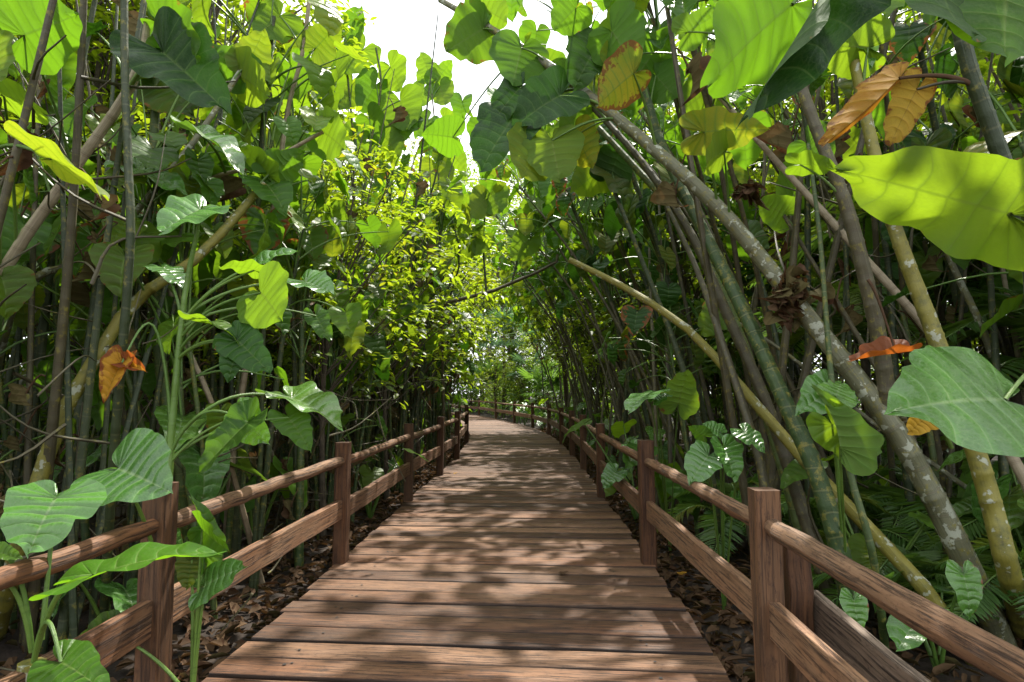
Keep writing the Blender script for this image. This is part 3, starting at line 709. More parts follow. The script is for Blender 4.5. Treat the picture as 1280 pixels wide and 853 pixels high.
for side, fx, nn in (('left', lx, 16), ('right', rx, 40)):
    n = 0; tries = 0
    while n < nn and tries < 2000:
        tries += 1
        y = 3.4 + 30 * R.random() ** 1.3; off = .3 + R.expovariate(1 / .9)
        if off > 4: continue
        x = fx(y) + (-off if side == 'left' else off)
        if not free(x, y, .3): continue
        place(R.choice(SEED), x, y, R.uniform(0, 6.28), R.uniform(.7, 1.15), 'low heart leaf seedling %s the %s railing, %s' % (depthword(off), side, bay(y, LP if side == 'left' else RP)), 'plant', 'heart leaf seedlings behind the %s railing, %s' % (side, bay(y, LP if side == 'left' else RP))); n += 1
for i, (x, y, k, s_, lab) in enumerate([(2.3, 3.5, 0, .9, 'low seedling under the slanting canes at the lower right'), (2.95, 3.0, 1, .8, 'low seedling in the lower right corner behind the railing'), (2.5, 4.4, 3, .9, 'bright seedling behind the mossy slanting cane at the lower right'), (3.4, 4.3, 2, .8, 'tall seedling among the grey canes at the lower right'), (1.75, 3.5, 0, .75, 'small seedling close behind the nearest right post'), (3.9, 5.0, 1, 1.0, 'seedling deep in the lower right thicket')]):
    place(SEED[k], x, y, R.uniform(0, 6.28), s_, lab, 'plant', 'heart leaf seedlings at the lower right')
for i, (x, y, s_) in enumerate([(3.0, 3.7, .7), (3.9, 3.6, .9), (2.6, 5.2, .8), (3.5, 5.4, .9), (2.2, 6.2, .8)]):
    place(FEATH[2], x, y, R.uniform(0, 6.28), s_, 'low feathery palm seedling under the canes at the lower right', 'palm', 'low feather palms at the lower right')
# small-leaved trees on the left
for i, (x, y, s, lab) in enumerate([(-1.95, 6.6, .80, 'bright small leaved tree leaning out between the second and third left posts'), (-3.0, 5.6, .86, 'bright small leaved tree set back among canes near the second left post'), (-1.75, 8.9, .85, 'bright small leaved tree leaning out past the third left post'),
                                    (-2.7, 7.8, 1.0, 'bright small leaved tree set back behind the third left post'), (-1.70, 11.6, .95, 'bright small leaved tree leaning out past the fourth left post'), (-3.2, 11.0, 1.15, 'bright small leaved tree deep behind the fourth left post'), (-1.9, 15.0, 1.1, 'bright small leaved tree just before the bend on the left'), (-4.6, 8.6, 1.15, 'bright small leaved tree deep in the left thicket'), (-3.0, 19, 1.3, 'bright small leaved tree behind the left railing beyond the bend'), (2.3, 17.5, 1.2, 'bright small leaved tree on the right just before the bend')]):
    place(TREE_S[i % 2], x, y, (.5 if x > -2.5 else R.uniform(0, 6.28)), s, lab, 'tree', 'small leaved trees along the boardwalk')
for side, sg in (('left', -1), ('right', 1)):
    k = 0
    for y in np.arange(2.5, 42, 3.0):
        x = float(cl(y)) + sg * (8.2 + R.uniform(-.6, 1.4)); p = R.choice(SHRUB)
        place(p, x, y + R.uniform(-.8, .8), R.uniform(0, 6.28), R.uniform(.9, 1.25), 'dark leafy shrub filling the back of the %s thicket, %s' % (side, bay(y, LP if sg < 0 else RP)), 'shrub', 'dark shrubs behind the %s thicket' % side)
        if R.random() < .8:
            place(R.choice(TALL), x + sg * R.uniform(5, 8), y + R.uniform(-1, 1), R.uniform(0, 6.28), R.uniform(.8, 1.1), 'tall forest tree behind the %s thicket, %s' % (side, bay(y, LP if sg < 0 else RP)), 'tree', 'tall trees behind the %s thicket' % side)
for i, (x, y, s) in enumerate([(4.2, 4.6, 1.0), (5.4, 6.6, 1.1), (4.4, 8.6, 1.0), (6.2, 5.0, 1.2), (3.6, 6.4, .8), (5.8, 9.8, 1.2), (4.0, 11.5, 1.0), (6.6, 8.0, 1.2), (3.4, 4.2, .8), (4.8, 3.4, 1.1), (3.2, 14, 1.0), (4.4, 5.4, 1.05), (5.6, 6.6, 1.25), (4.9, 7.6, 1.1)]):
    place(FEATH[i % 3 if i < 11 else 1], x, y, R.uniform(0, 6.28), s, 'feathery palm with fine fronds deep in the right thicket, %s' % bay(y, RP), 'palm', 'feather palms in the right thicket')
place(FAN[0], -.5, 36.5, .4, 1.15, 'blue green fan palm on a tall trunk beyond the bend of the right railing', 'palm', 'fan palms beyond the bend')
place(FAN[0], .9, 33.5, 1.4, .62, 'shorter blue green fan palm beside the tall one beyond the bend', 'palm', 'fan palms beyond the bend')
place(FAN[1], -1.3, 40.5, 1.2, 1.1, 'low green fan palm behind the far right railing', 'palm', 'fan palms beyond the bend')
place(FAN[1], 1.7, 30.0, 2.2, .9, 'low green fan palm outside the start of the bend', 'palm', 'fan palms beyond the bend')
for i in range(13):
    y = 3.5 + i * 1.35; x = -5.2 - (i % 3) * .9
    place(TREE_S[2], x, y, R.uniform(0, 6.28), R.uniform(.85, 1.15), 'tall small leaved tree behind the left thicket, %s' % bay(y, LP), 'tree', 'taller small leaved trees at the back of the left thicket')
for i, (x, y, s_) in enumerate([(-4.9, 9.5, .9), (-4.4, 7.4, .9), (-6.2, 12.6, 1.0), (-5.3, 11.2, .9), (-6.2, 9.0, 1.0), (-6.2, 6.4, 1.0), (-7.0, 15.5, 1.05), (-4.9, 17, 1.12), (-2.7, 24.5, 1.1), (-3.8, 20.5, 1.1)]):
    place(TREE_S[3], x, y, R.uniform(0, 6.28), s_, 'high airy small leaved tree rising above the left thicket, %s' % bay(y, LP), 'tree', 'high small leaved trees above the left thicket')
for i, (x, y, s_) in enumerate([(3.4, 11.5, .85), (4.2, 8.6, .9), (2.6, 15.5, .85), (5.4, 12.6, 1.0), (6.2, 9.4, 1.0), (3.6, 19, 1.0), (2.1, 23, 1.15)]):
    place(TREE_S[3], x, y, R.uniform(0, 6.28), s_, 'high airy small leaved tree rising above the right thicket, %s' % bay(y, RP), 'tree', 'high small leaved trees above the right thicket')
for i in range(6):
    y = 6 + i * 2.6; x = 5.2 + (i % 2) * 1.2
    place(TREE_S[2], x, y, R.uniform(0, 6.28), R.uniform(.8, 1.1), 'tall small leaved tree behind the right thicket, %s' % bay(y, RP), 'tree', 'taller small leaved trees at the back of the right thicket')
n = 0; tries = 0
while n < 13 and tries < 2000:
    tries += 1; y = 6.5 + 13 * R.random(); off = .9 + R.expovariate(1 / .9); x = float(rx(y)) + off
    if off > 3 or not free(x, y, .8): continue
    place(MID[n % 2], x, y, R.uniform(0, 6.28), R.uniform(.8, 1.15), 'dark broad leaved sapling among the leaning canes, %s' % bay(y, RP), 'sapling', 'broad leaved saplings in the right thicket'); n += 1
n = 0; tries = 0
while n < 9 and tries < 2000:
    tries += 1; y = 5.5 + 12 * R.random(); off = 1.0 + R.expovariate(1 / .9); x = float(lx(y)) - off
    if off > 3 or not free(x, y, .8): continue
    place(MID[n % 2], x, y, R.uniform(0, 6.28), R.uniform(.8, 1.1), 'dark broad leaved sapling among the upright canes, %s' % bay(y, LP), 'sapling', 'broad leaved saplings in the left thicket'); n += 1
n = 0; tries = 0
while n < 34 and tries < 2000:
    tries += 1; y = R.uniform(19.5, 47); off = R.uniform(.9, 4.5); x = float(rx(y)) + off
    if not free(x, y, 1.0): continue
    place(R.choice([SHRUB[2], SHRUB[2], FEATH[2], SEED[3], SEED[2]]), x, y, R.uniform(0, 6.28), R.uniform(.55, 1.0) * (1.3 if off > 2 else .85), 'light green bush lining the outside of the bend, %s' % bay(y, RP), 'bush', 'light green bushes along the bend'); n += 1
n = 0; tries = 0
while n < 16 and tries < 2000:
    tries += 1; y = R.uniform(17, 36); off = R.uniform(.7, 4); x = float(lx(y)) - off
    if not free(x, y, .9): continue
    place(R.choice([SHRUB[2], SEED[3], SEED[2], SHRUB[2]]), x, y, R.uniform(0, 6.28), R.uniform(.5, .9), 'light green bush inside the bend, %s' % bay(y, LP), 'bush', 'light green bushes inside the bend'); n += 1
n = 0; tries = 0
while n < 22 and tries < 2000:
    tries += 1; y = 3.5 + 16 * R.random(); off = 1.2 + R.expovariate(1 / 1.6); x = float(rx(y)) + off
    if off > 5.5 or not free(x, y, .7): continue
    place(R.choice([SHRUB[2], FEATH[2], FEATH[0]]), x, y, R.uniform(0, 6.28), R.uniform(.35, .62), 'low leafy undergrowth bush among the leaning canes, %s' % bay(y, RP), 'bush', 'undergrowth bushes in the right thicket'); n += 1
for i, (x, y, s_) in enumerate([(-2.2, 22, 1.15), (-3.2, 25, 1.2), (2.6, 21, 1.1), (3.4, 24.5, 1.25), (.55, 34.6, .66), (-.9, 35.6, .6), (3.6, 29, 1.2), (-4.6, 29, 1.2), (2.6, 40, 1.2)]):
    place(TREE_S[2], x, y, R.uniform(0, 6.28), s_, 'tall small leaved tree arching over the bend, %s' % (bay(y, LP) + ' on the left' if x < float(cl(y)) else bay(y, RP) + ' on the right'), 'tree', 'tall small leaved trees arching over the bend')
for i, (x, y, s_) in enumerate([(-2, 51, 1.3), (-6.5, 49, 1.25), (2.5, 55, 1.3)]):
    place(TALL[1], x, y, R.uniform(0, 6.28), s_, 'tallest sunlit tree closing the view beyond the end of the boardwalk', 'tree', 'tallest trees beyond the end of the boardwalk')
for k in range(12):
    x = -15 + k * 2.1; place(SHRUB[k % 3], x, 50 + R.uniform(-2, 2), R.uniform(0, 6.28), R.uniform(1.2, 1.6), 'large dark bush closing the view beyond the end of the boardwalk', 'bush', 'large bushes beyond the end of the boardwalk')
for i, (x, y, s, k) in enumerate([(-6, 54, 1.0, 0), (0, 52, .95, 1), (5, 47, 1.0, 0), (-11, 48, 1.0, 1), (9, 55, 1.1, 1), (-3, 64, 1.2, 1), (4, 66, 1.25, 0), (-13, 60, 1.2, 0), (3.5, 40, .7, 0), (-9.5, 40, .8, 2), (12, 46, 1, 0), (-18, 52, 1.1, 1)]):
    place(TALL[k], x, y, R.uniform(0, 6.28), s, 'tall sunlit forest tree beyond the end of the boardwalk', 'tree', 'sunlit trees beyond the end of the boardwalk')
mb = MB(); beam(mb, (-9.6, 3, .75), (-9.6, 27, .75), .18, 2.2, nseg=14)
tag(mb.build('boundary_wall', WALLM, smooth=False), 'pale grey boundary wall glimpsed between the canes of the left thicket', 'wall')
for _r in [t[1] for t in UP + LN] + BARE + SEED + TREE_S + SHRUB + MID + TALL + FEATH + FAN:
    if _r.name not in USED:
        for c in KIDS.get(_r.name, []): bpy.data.objects.remove(c)
        bpy.data.objects.remove(_r)
#HERO
# ------------------------------------------------------------------ hero plants (one by one, as in the photograph)
R.seed(5)
CAMN, UPN, AWAY, UPC = (0, -1, .35), (0, -.3, 1), (0, .85, .55), (0, -.6, .8)
def hero(name, label, cat, base, stems, leaves, group=None, clumps=(), dry=()):
    base = Vector(base); root = empty(name, base); tag(root, label, cat, group); curves = []
    def fin(o): o.location = -base; return o
    for s in stems:
        pts, r0, r1, mat = s[:4]; step = s[4] if len(s) > 4 else .13
        mb = MB(); c = cane_curve(mb, [p if isinstance(p, Vector) else P(*p) for p in pts], r0, r1, step=step, ns=10, bulge=.07); curves.append(c)
        fin(mb.build('stem', [mat, DEAD], root))
    for lf in leaves:
        (jx, jy, jd, tx, ty, td), nrm, mat = lf[:3]; kw = dict(lf[3]) if len(lf) > 3 else {}
        lab = kw.pop('label', None); tint = kw.pop('tint', None) or rtint(.1, .03); pf = kw.pop('pf', None); pm = kw.pop('pm', PETI); lift = kw.pop('lift', None)
        j, t = P(jx, jy, jd), P(tx, ty, td); L = (t - j).length * 1.06
        k = dict(W=1.15, nv=11, per=3, nt=6, droop=R.uniform(.05, .5), fold=R.uniform(.12, .42), wave=R.uniform(.02, .05), side=.15); k.update(kw)
        nj = k.pop('nj', 1)
        nrm = Vector(nrm) + nj * Vector((R.uniform(-.35, .35), R.uniform(-.2, .2), R.uniform(-.2, .2)))
        mb = MB(); put_leaf(mb, j, t - j, nrm, L, tint, 0, **k)
        o = fin(mb.build('leaf', mat, root))
        if lab: o['label'] = lab
        if pf is False: continue
        if pf is not None: s = P(*pf)
        elif curves:
            allp = np.concatenate(curves); jj = np.array(list(j)) - np.array([0, 0, .30])
            s = Vector(allp[np.argmin(np.linalg.norm(allp - jj, axis=1))])
        else: s = base
        mb = MB(); dl = (j - s).length; tube(mb, arc(s, j, (.10 if lift is None else lift) * dl, 12), np.linspace(.013, .007, 12) * max(.7, min(1.3, L * 2)), 7, cap=False)
        p = mb.build('petiole', pm, o)
    for (px, py, d, rad, n) in clumps:
        c = P(px, py, d); mb = MB()
        for i in range(n):
            a = R.uniform(0, 6.28); q = c + Vector((R.gauss(0, rad * .4), R.gauss(0, rad * .4), R.gauss(0, rad * .4)))
            put_leaf(mb, q, (math.cos(a), math.sin(a), R.uniform(-1.2, .6)), (R.gauss(0, 1), R.gauss(0, 1), R.gauss(0, 1)), rad * R.uniform(.7, 1.4), (R.random(), R.random() * .3, R.random() * .7), 0,
                     W=R.uniform(.4, .8), nv=5, per=2, nt=3, droop=R.uniform(.6, 1.3), fold=R.uniform(.5, 1.6), wave=.2, pleat=.1, side=0)
        fin(mb.build('dry_sheath', DEAD, root))
    return root
def G(px, py):      # where the ray of a pixel meets the soil
    d = (CAMZ + .17) * FPX / max(20, py - 490); p = P(px, py, d); return Vector((p.x, p.y, -.2))
# ---- right thicket
b = G(1264, 815)
hero('arching_cane_plant', 'thick pale grey cane arching from the lower right corner across to the top centre', 'plant', b,
     [([b, (1215, 720, 3.6), (1150, 590, 3.65), (1095, 505, 3.7), (1000, 385, 3.9), (900, 262, 4.1), (800, 172, 4.35), (700, 92, 4.7), (620, 40, 5.0), (550, 0, 5.3)], .072, .024, CANE_L, .22),
      ([(1100, 512, 3.7), (1108, 488, 3.66), (1098, 420, 3.62), (1080, 340, 3.6), (1058, 258, 3.6), (1020, 160, 3.65), (985, 60, 3.7), (965, -30, 3.8)], .048, .026, CANE_B, .12)],
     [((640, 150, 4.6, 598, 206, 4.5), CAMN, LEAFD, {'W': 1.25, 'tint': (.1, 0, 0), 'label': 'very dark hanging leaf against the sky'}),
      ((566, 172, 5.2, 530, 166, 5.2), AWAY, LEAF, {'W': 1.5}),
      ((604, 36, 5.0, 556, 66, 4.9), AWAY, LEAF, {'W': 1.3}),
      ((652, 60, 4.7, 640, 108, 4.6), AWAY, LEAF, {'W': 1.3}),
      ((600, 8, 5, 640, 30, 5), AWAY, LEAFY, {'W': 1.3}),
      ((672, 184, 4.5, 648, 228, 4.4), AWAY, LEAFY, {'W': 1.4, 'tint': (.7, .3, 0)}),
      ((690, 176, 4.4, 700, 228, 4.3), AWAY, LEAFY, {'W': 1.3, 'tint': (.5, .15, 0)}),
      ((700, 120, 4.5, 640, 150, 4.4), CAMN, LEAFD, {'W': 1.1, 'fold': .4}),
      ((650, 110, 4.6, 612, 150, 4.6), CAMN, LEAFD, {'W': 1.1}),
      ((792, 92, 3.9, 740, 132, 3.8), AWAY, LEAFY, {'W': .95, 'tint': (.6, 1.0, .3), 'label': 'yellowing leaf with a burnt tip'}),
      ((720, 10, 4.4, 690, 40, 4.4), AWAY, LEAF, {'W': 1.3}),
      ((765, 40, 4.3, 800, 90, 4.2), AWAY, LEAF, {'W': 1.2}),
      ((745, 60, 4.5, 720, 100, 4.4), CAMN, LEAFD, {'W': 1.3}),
      ((880, 165, 3.7, 960, 158, 3.6), AWAY, LEAF, {'W': .8, 'tint': (.3, .6, 0)}),
      ((905, 190, 3.7, 870, 205, 3.6), AWAY, LEAFY, {'W': 1.2}),
      ((1000, 206, 3.6, 1050, 205, 3.5), AWAY, LEAFY, {'W': .8}),
      ((860, 40, 3.6, 898, 16, 3.6), AWAY, LEAF, {'W': 1.0}),
      ((720, 170, 4.6, 742, 210, 4.6), AWAY, LEAF, {'W': 1.2, 'tint': (.6, .7, .1)})],
     clumps=[(990, 362, 3.85, .13, 34), (935, 236, 4.2, .09, 16), (985, 385, 3.85, .10, 14)])
b = G(1240, 838)
hero('mossy_cane_plant', 'yellow mossy cane slanting low from upper left to lower right behind the right railing', 'plant', b,
     [([b, (1160, 742, 3.6), (1080, 655, 3.9), (1000, 570, 4.2), (930, 488, 4.5), (860, 412, 4.8), (785, 362, 5.0), (712, 325, 5.2)], .047, .024, CANE_M, .3)], [])
for (base, pts, r, m, lab, lv) in [
    ((1050, 775), [(1020, 690, 4.3), (960, 510, 4.5), (905, 385, 4.7), (862, 290, 4.9), (800, 200, 5.2), (735, 128, 5.5)], .050, CANE_B, 'ringed brown green cane leaning left, first of the parallel leaning canes', [((735, 128, 5.4, 700, 165, 5.3), AWAY, LEAF), ((760, 60, 5.4, 770, 20, 5.4), AWAY, LEAFY), ((710, 100, 5.5, 675, 125, 5.5), AWAY, LEAFD)]),
    ((1020, 760), [(1000, 660, 4.5), (938, 455, 4.7), (888, 338, 4.9), (845, 268, 5.2), (765, 178, 5.6), (690, 100, 6.0)], .046, CANE_G, 'ringed green cane leaning left, second of the parallel leaning canes', [((690, 95, 6, 660, 60, 6), AWAY, LEAF), ((680, 110, 6, 720, 80, 6), AWAY, LEAFY)]),
    ((1075, 810), [(1052, 700, 3.7), (1020, 590, 3.8), (980, 500, 3.95), (930, 390, 4.15), (885, 300, 4.4), (830, 190, 4.7), (800, 90, 5.0)], .060, CANE_G, 'stout grey green cane rising behind the nearest right post', [((800, 90, 4.9, 835, 40, 4.9), AWAY, LEAF), ((795, 80, 5, 760, 40, 5), AWAY, LEAFY), ((820, 95, 4.9, 850, 130, 4.8), AWAY, LEAF)]),
    ((985, 790), [(960, 640, 4.0), (945, 560, 4.1), (900, 420, 4.4), (868, 330, 4.7), (830, 250, 5)], .034, CANE_B, 'thin brown cane leaning left behind the stout grey green one', []),
    ((1285, 800), [(1262, 720, 3.4), (1236, 620, 3.45), (1205, 520, 3.5), (1165, 410, 3.6), (1120, 290, 3.7), (1090, 180, 3.8), (1060, 40, 3.9)], .062, CANE_M, 'lichen spotted mossy cane near the right edge', [((1085, 60, 3.8, 1010, 55, 3.7), AWAY, LEAFY, {'W': .9}), ((1060, 30, 3.9, 1100, 75, 3.8), UPC, LEAFG)]),
    ((1330, 780), [(1300, 640, 3.9), (1180, 440, 4.2), (1060, 300, 4.4), (960, 190, 4.6), (890, 110, 4.8)], .040, CANE_T, 'pale tan cane slanting left behind the orange leaves', [((890, 110, 4.8, 850, 140, 4.7), AWAY, LEAFY), ((900, 90, 4.8, 930, 60, 4.8), AWAY, LEAF)]),
    ((1150, 735), [(1135, 600, 5), (1120, 480, 5), (1110, 330, 5), (1085, 200, 5)], .04, CANE_D, 'upright dark cane between the slanting canes on the right', [((1085, 195, 5, 1130, 215, 4.9), UPC, LEAF), ((1080, 190, 5, 1050, 160, 5), AWAY, LEAFY)]),
    ((1290, 720), [(1250, 480, 4.6), (1190, 330, 4.8), (1120, 180, 5)], .036, CANE_L, 'grey cane slanting left at the right edge of the thicket', [((1120, 175, 5, 1150, 215, 4.9), UPC, LEAF)]),
    ((1190, 720), [(1180, 620, 5.2), (1150, 470, 5.2), (1070, 330, 5.3), (1000, 230, 5.4)], .034, CANE_B, 'thin brown cane leaning left in the shade of the right thicket', [((1000, 225, 5.4, 965, 260, 5.3), AWAY, LEAF)]),
    ((1110, 830), [(1092, 700, 3.3), (1062, 590, 3.4), (1040, 480, 3.6), (1025, 300, 3.8), (1010, 180, 4.0)], .022, CANE_G, 'thin green cane just right of the nearest right post', [((1010, 180, 4, 1040, 215, 3.9), AWAY, LEAF)]),
    ((1200, 770), [(1168, 640, 4.3), (1128, 520, 4.4), (1060, 400, 4.6), (980, 270, 4.8)], .028, CANE_B, 'thin brown cane slanting left through the tangle at the lower right', [((980, 268, 4.8, 945, 250, 4.8), AWAY, LEAFY)]),
    ((1262, 745), [(1258, 640, 4.2), (1250, 520, 4.3), (1240, 380, 4.5), (1235, 300, 4.6)], .036, CANE_D, 'upright dark green cane near the right edge behind the lichen spotted one', [((1235, 300, 4.6, 1265, 330, 4.5), AWAY, LEAF)]),
    ((1330, 740), [(1270, 660, 4.6), (1180, 590, 4.7), (1080, 520, 4.9), (980, 440, 5.1), (900, 390, 5.3)], .024, CANE_L, 'thin grey cane lying at a low slant across the lower right thicket', [((900, 390, 5.3, 880, 415, 5.2), UPC, LEAF)]),
    ((1170, 760), [(1175, 680, 4.8), (1165, 560, 4.9), (1140, 440, 5.0), (1110, 330, 5.1)], .030, CANE_G, 'upright green cane in the middle of the lower right tangle', [((1110, 330, 5.1, 1080, 350, 5.0), UPC, LEAFD)]),
    ((1000, 735), [(990, 640, 4.9), (985, 520, 5.0), (965, 400, 5.2), (930, 290, 5.4)], .030, CANE_D, 'dark green cane between the ringed canes on the right', [((930, 290, 5.4, 960, 310, 5.3), UPC, LEAFD)]),
    ((1300, 690), [(1290, 560, 5), (1270, 430, 5), (1240, 260, 5.2), (1225, 130, 5.4)], .026, CANE_T, 'thin tan cane at the far right edge', [((1225, 130, 5.4, 1255, 160, 5.3), AWAY, LEAFY)]),
    ((905, 700), [(890, 600, 5.5), (850, 450, 5.6), (800, 320, 5.8), (760, 220, 6)], .036, CANE_D, 'dark cane leaning left beside the second right post', [((760, 215, 6, 800, 250, 5.9), UPC, LEAFD), ((755, 210, 6, 715, 240, 6), AWAY, LEAF), ((765, 215, 6, 780, 170, 6), AWAY, LEAFD)]),
]:
    b = G(*base); lv = [tuple(l) if len(l) > 3 else (*l, {'W': 1.2}) for l in lv]
    hero('leaning_cane_plant', lab, 'plant', b, [([b] + pts, r, r * .5, m, .135)], lv, 'leaning canes behind the nearest right posts')
# plant at the right edge with the biggest leaves
b = Vector((2.75, 2.35, -.15))
hero('broad_leaf_plant', 'tall plant at the right edge carrying the biggest leaves and two orange ones', 'plant', b,
     [([b, (1330, 520, 2.45), (1285, 300, 2.5), (1235, 150, 2.5), (1205, 60, 2.5), (1185, -60, 2.45), (1180, -160, 2.4)], .042, .028, CANE_D, .12)],
     [((1262, 268, 2.0, 1044, 208, 2.05), (.1, .75, .62), LEAFY, {'nj': 0, 'W': .66, 'fold': .16, 'wave': .06, 'droop': .08, 'tint': (.25, .1, 0), 'pf': (1290, 300, 2.5), 'label': 'huge glowing yellow green leaf seen from below'}),
      ((1256, 500, 2.0, 1134, 492, 1.88), (0, -.75, .75), LEAFG, {'nj': 0, 'W': 1.45, 'fold': .10, 'droop': .25, 'pf': (1330, 470, 2.45), 'label': 'big glossy dark green leaf with pale veins'}),
      ((990, 6, 2.2, 868, 104, 2.1), (.1, .6, .8), LEAF, {'W': 1.0, 'nj': 0, 'tint': (.1, 0, 0), 'pf': (1180, -140, 2.4)}),
      ((1045, -40, 1.8, 945, 145, 1.75), (.75, -.5, .4), LEAFD, {'nj': 0, 'droop': .1, 'W': .34, 'fold': .7, 'tint': (.0, 0, 0), 'pf': (1180, -160, 2.4)}),
      ((1178, -45, 1.75, 1166, 88, 1.7), (0, .7, .5), LEAFD, {'W': 1.05, 'tint': (0, 0, 0), 'pf': (1180, -160, 2.4)}),
      ((1262, -40, 1.75, 1246, 82, 1.7), (0, .7, .6), LEAF, {'W': 1.35, 'tint': (.3, 0, 0), 'pf': (1182, -160, 2.4)}),
      ((1078, -40, 2.3, 1098, 48, 2.2), (0, .7, .6), LEAFY, {'W': 1.05, 'pf': (1182, -150, 2.4)}),
      ((1124, 98, 2.5, 1052, 172, 2.4), (.3, .7, .5), ORANGE, {'W': .28, 'fold': .8, 'droop': -.3, 'tint': (.2, .1, .22), 'pf': (1222, 110, 2.5), 'pm': DEAD, 'label': 'curled dry orange leaf'}),
      ((1146, 112, 2.5, 1108, 186, 2.45), (.2, .8, .4), ORANGE, {'W': .5, 'fold': .3, 'tint': (.6, .6, .2), 'pf': (1222, 108, 2.5), 'pm': CANE_B, 'label': 'drying yellow orange leaf'}),
      ((1120, 442, 3.2, 1062, 448, 3.2), (0, -.5, 1), ORANGE, {'W': .8, 'fold': .7, 'tint': (0, 0, .95), 'pf': (1085, 350, 3.3), 'pm': DEAD, 'label': 'withered rust red leaf'}),
      ((1160, 520, 2.8, 1136, 542, 2.8), CAMN, ORANGE, {'W': 1.1, 'tint': (.7, .6, .1), 'pf': (1190, 560, 2.9)}),
      ((1280, 215, 2.3, 1262, 235, 2.3), CAMN, LEAFG, {'W': 1.1})])
# low plants between the canes on the right
def low(label, base, leaves, mat=LEAFG):
    hero('heart_leaf_plant', label, 'plant', base, [], [(*l[:1], l[1], l[2] if len(l) > 2 else mat, l[3] if len(l) > 3 else {}) for l in leaves], 'low heart leaf plants among the canes')
low('low plant with one pale leaf above the right railing beyond the second post', G(838, 690), [((812, 492, 5.2, 782, 502, 5.0), UPN), ((848, 505, 5.3, 858, 462, 5.3), AWAY, LEAFY), ((820, 500, 5.2, 838, 488, 5.2), UPN)])
low('low plant with drooping leaves just left of the nearest right post', G(905, 760), [((885, 570, 3.9, 862, 600, 3.8), UPC), ((905, 560, 3.9, 925, 600, 3.8), UPC), ((930, 540, 3.9, 958, 560, 3.8), UPC), ((880, 545, 4, 862, 532, 4), AWAY, LEAF), ((900, 540, 4, 880, 528, 4), UPC)])
low('low plant with bright upright leaves behind the nearest right post', G(1062, 800), [((1040, 490, 3.6, 1002, 506, 3.5), UPC), ((1045, 495, 3.5, 1056, 470, 3.6), UPC), ((1040, 530, 3.3, 1085, 588, 3.3), (-.5, -.6, .4), LEAFY, {'W': .8}), ((1050, 560, 3.2, 1044, 480, 3.3), (1, -.2, 0), LEAF, {'W': .22, 'fold': 1.2})])
low('low plant with leaves touching the right railing near its third post', G(800, 640), [((770, 590, 6.5, 752, 605, 6.4), UPC), ((790, 560, 6.5, 805, 580, 6.4), UPC)])
# ---- left thicket
hero('tan_cane_plant', 'pale tan ringed cane slanting up right at the top left', 'plant', (-4.1, 3.9, -.05),
     [([Vector((-4.1, 3.9, -.05)), (-60, 430, 3.7), (0, 345, 3.6), (37, 288, 3.6), (102, 198, 3.6), (150, 130, 3.6), (177, 78, 3.6), (186, 28, 3.6)], .046, .026, CANE_T, .2)],
     [((30, 44, 3.0, 104, 18, 3.0), (0, .8, .5), LEAF, {'W': 1.25, 'tint': (.8, 0, 0), 'pf': (90, 215, 3.6)}), ((-14, 62, 2.7, 10, 108, 2.7), (0, .8, .5), LEAF, {'W': 1.2, 'pf': (0, 345, 3.6), 'tint': (.9, .3, 0)}),
      ((5, 120, 3, 68, 137, 2.9), (0, .5, .9), LEAFY, {'W': .9, 'pf': (20, 310, 3.6)}), ((64, 199, 2.7, 148, 226, 2.6), (.1, .45, .9), LEAFY, {'W': .95, 'pf': (-20, 198, 3.0), 'tint': (.7, .35, .05), 'label': 'broad yellow green leaf seen from below'}),
      ((200, 28, 3.5, 272, 72, 3.4), (0, .6, .7), LEAF, {'W': .8}), ((204, 66, 3.4, 280, 132, 3.3), (-.3, -.5, .5), LEAFD, {'W': .9, 'fold': .5}), ((215, 75, 3.6, 250, 30, 3.6), AWAY, LEAF), ((120, 40, 3.8, 85, 60, 3.8), UPC, LEAFD), ((30, 165, 3.5, 5, 178, 3.4), UPC, LEAFG)])
hero('dark_cane_plant', 'slim dark upright cane crossing the top left', 'plant', G(128, 800), [([G(128, 800), (140, 600, 3.4), (152, 450, 3.2), (163, 300, 3.1), (160, 200, 3.1), (156, 90, 3.1), (155, -60, 3.1)], .026, .017, CANE_D, .14)], [((155, -60, 3.1, 120, -20, 3), UPC, LEAF)])
b = G(205, 790)
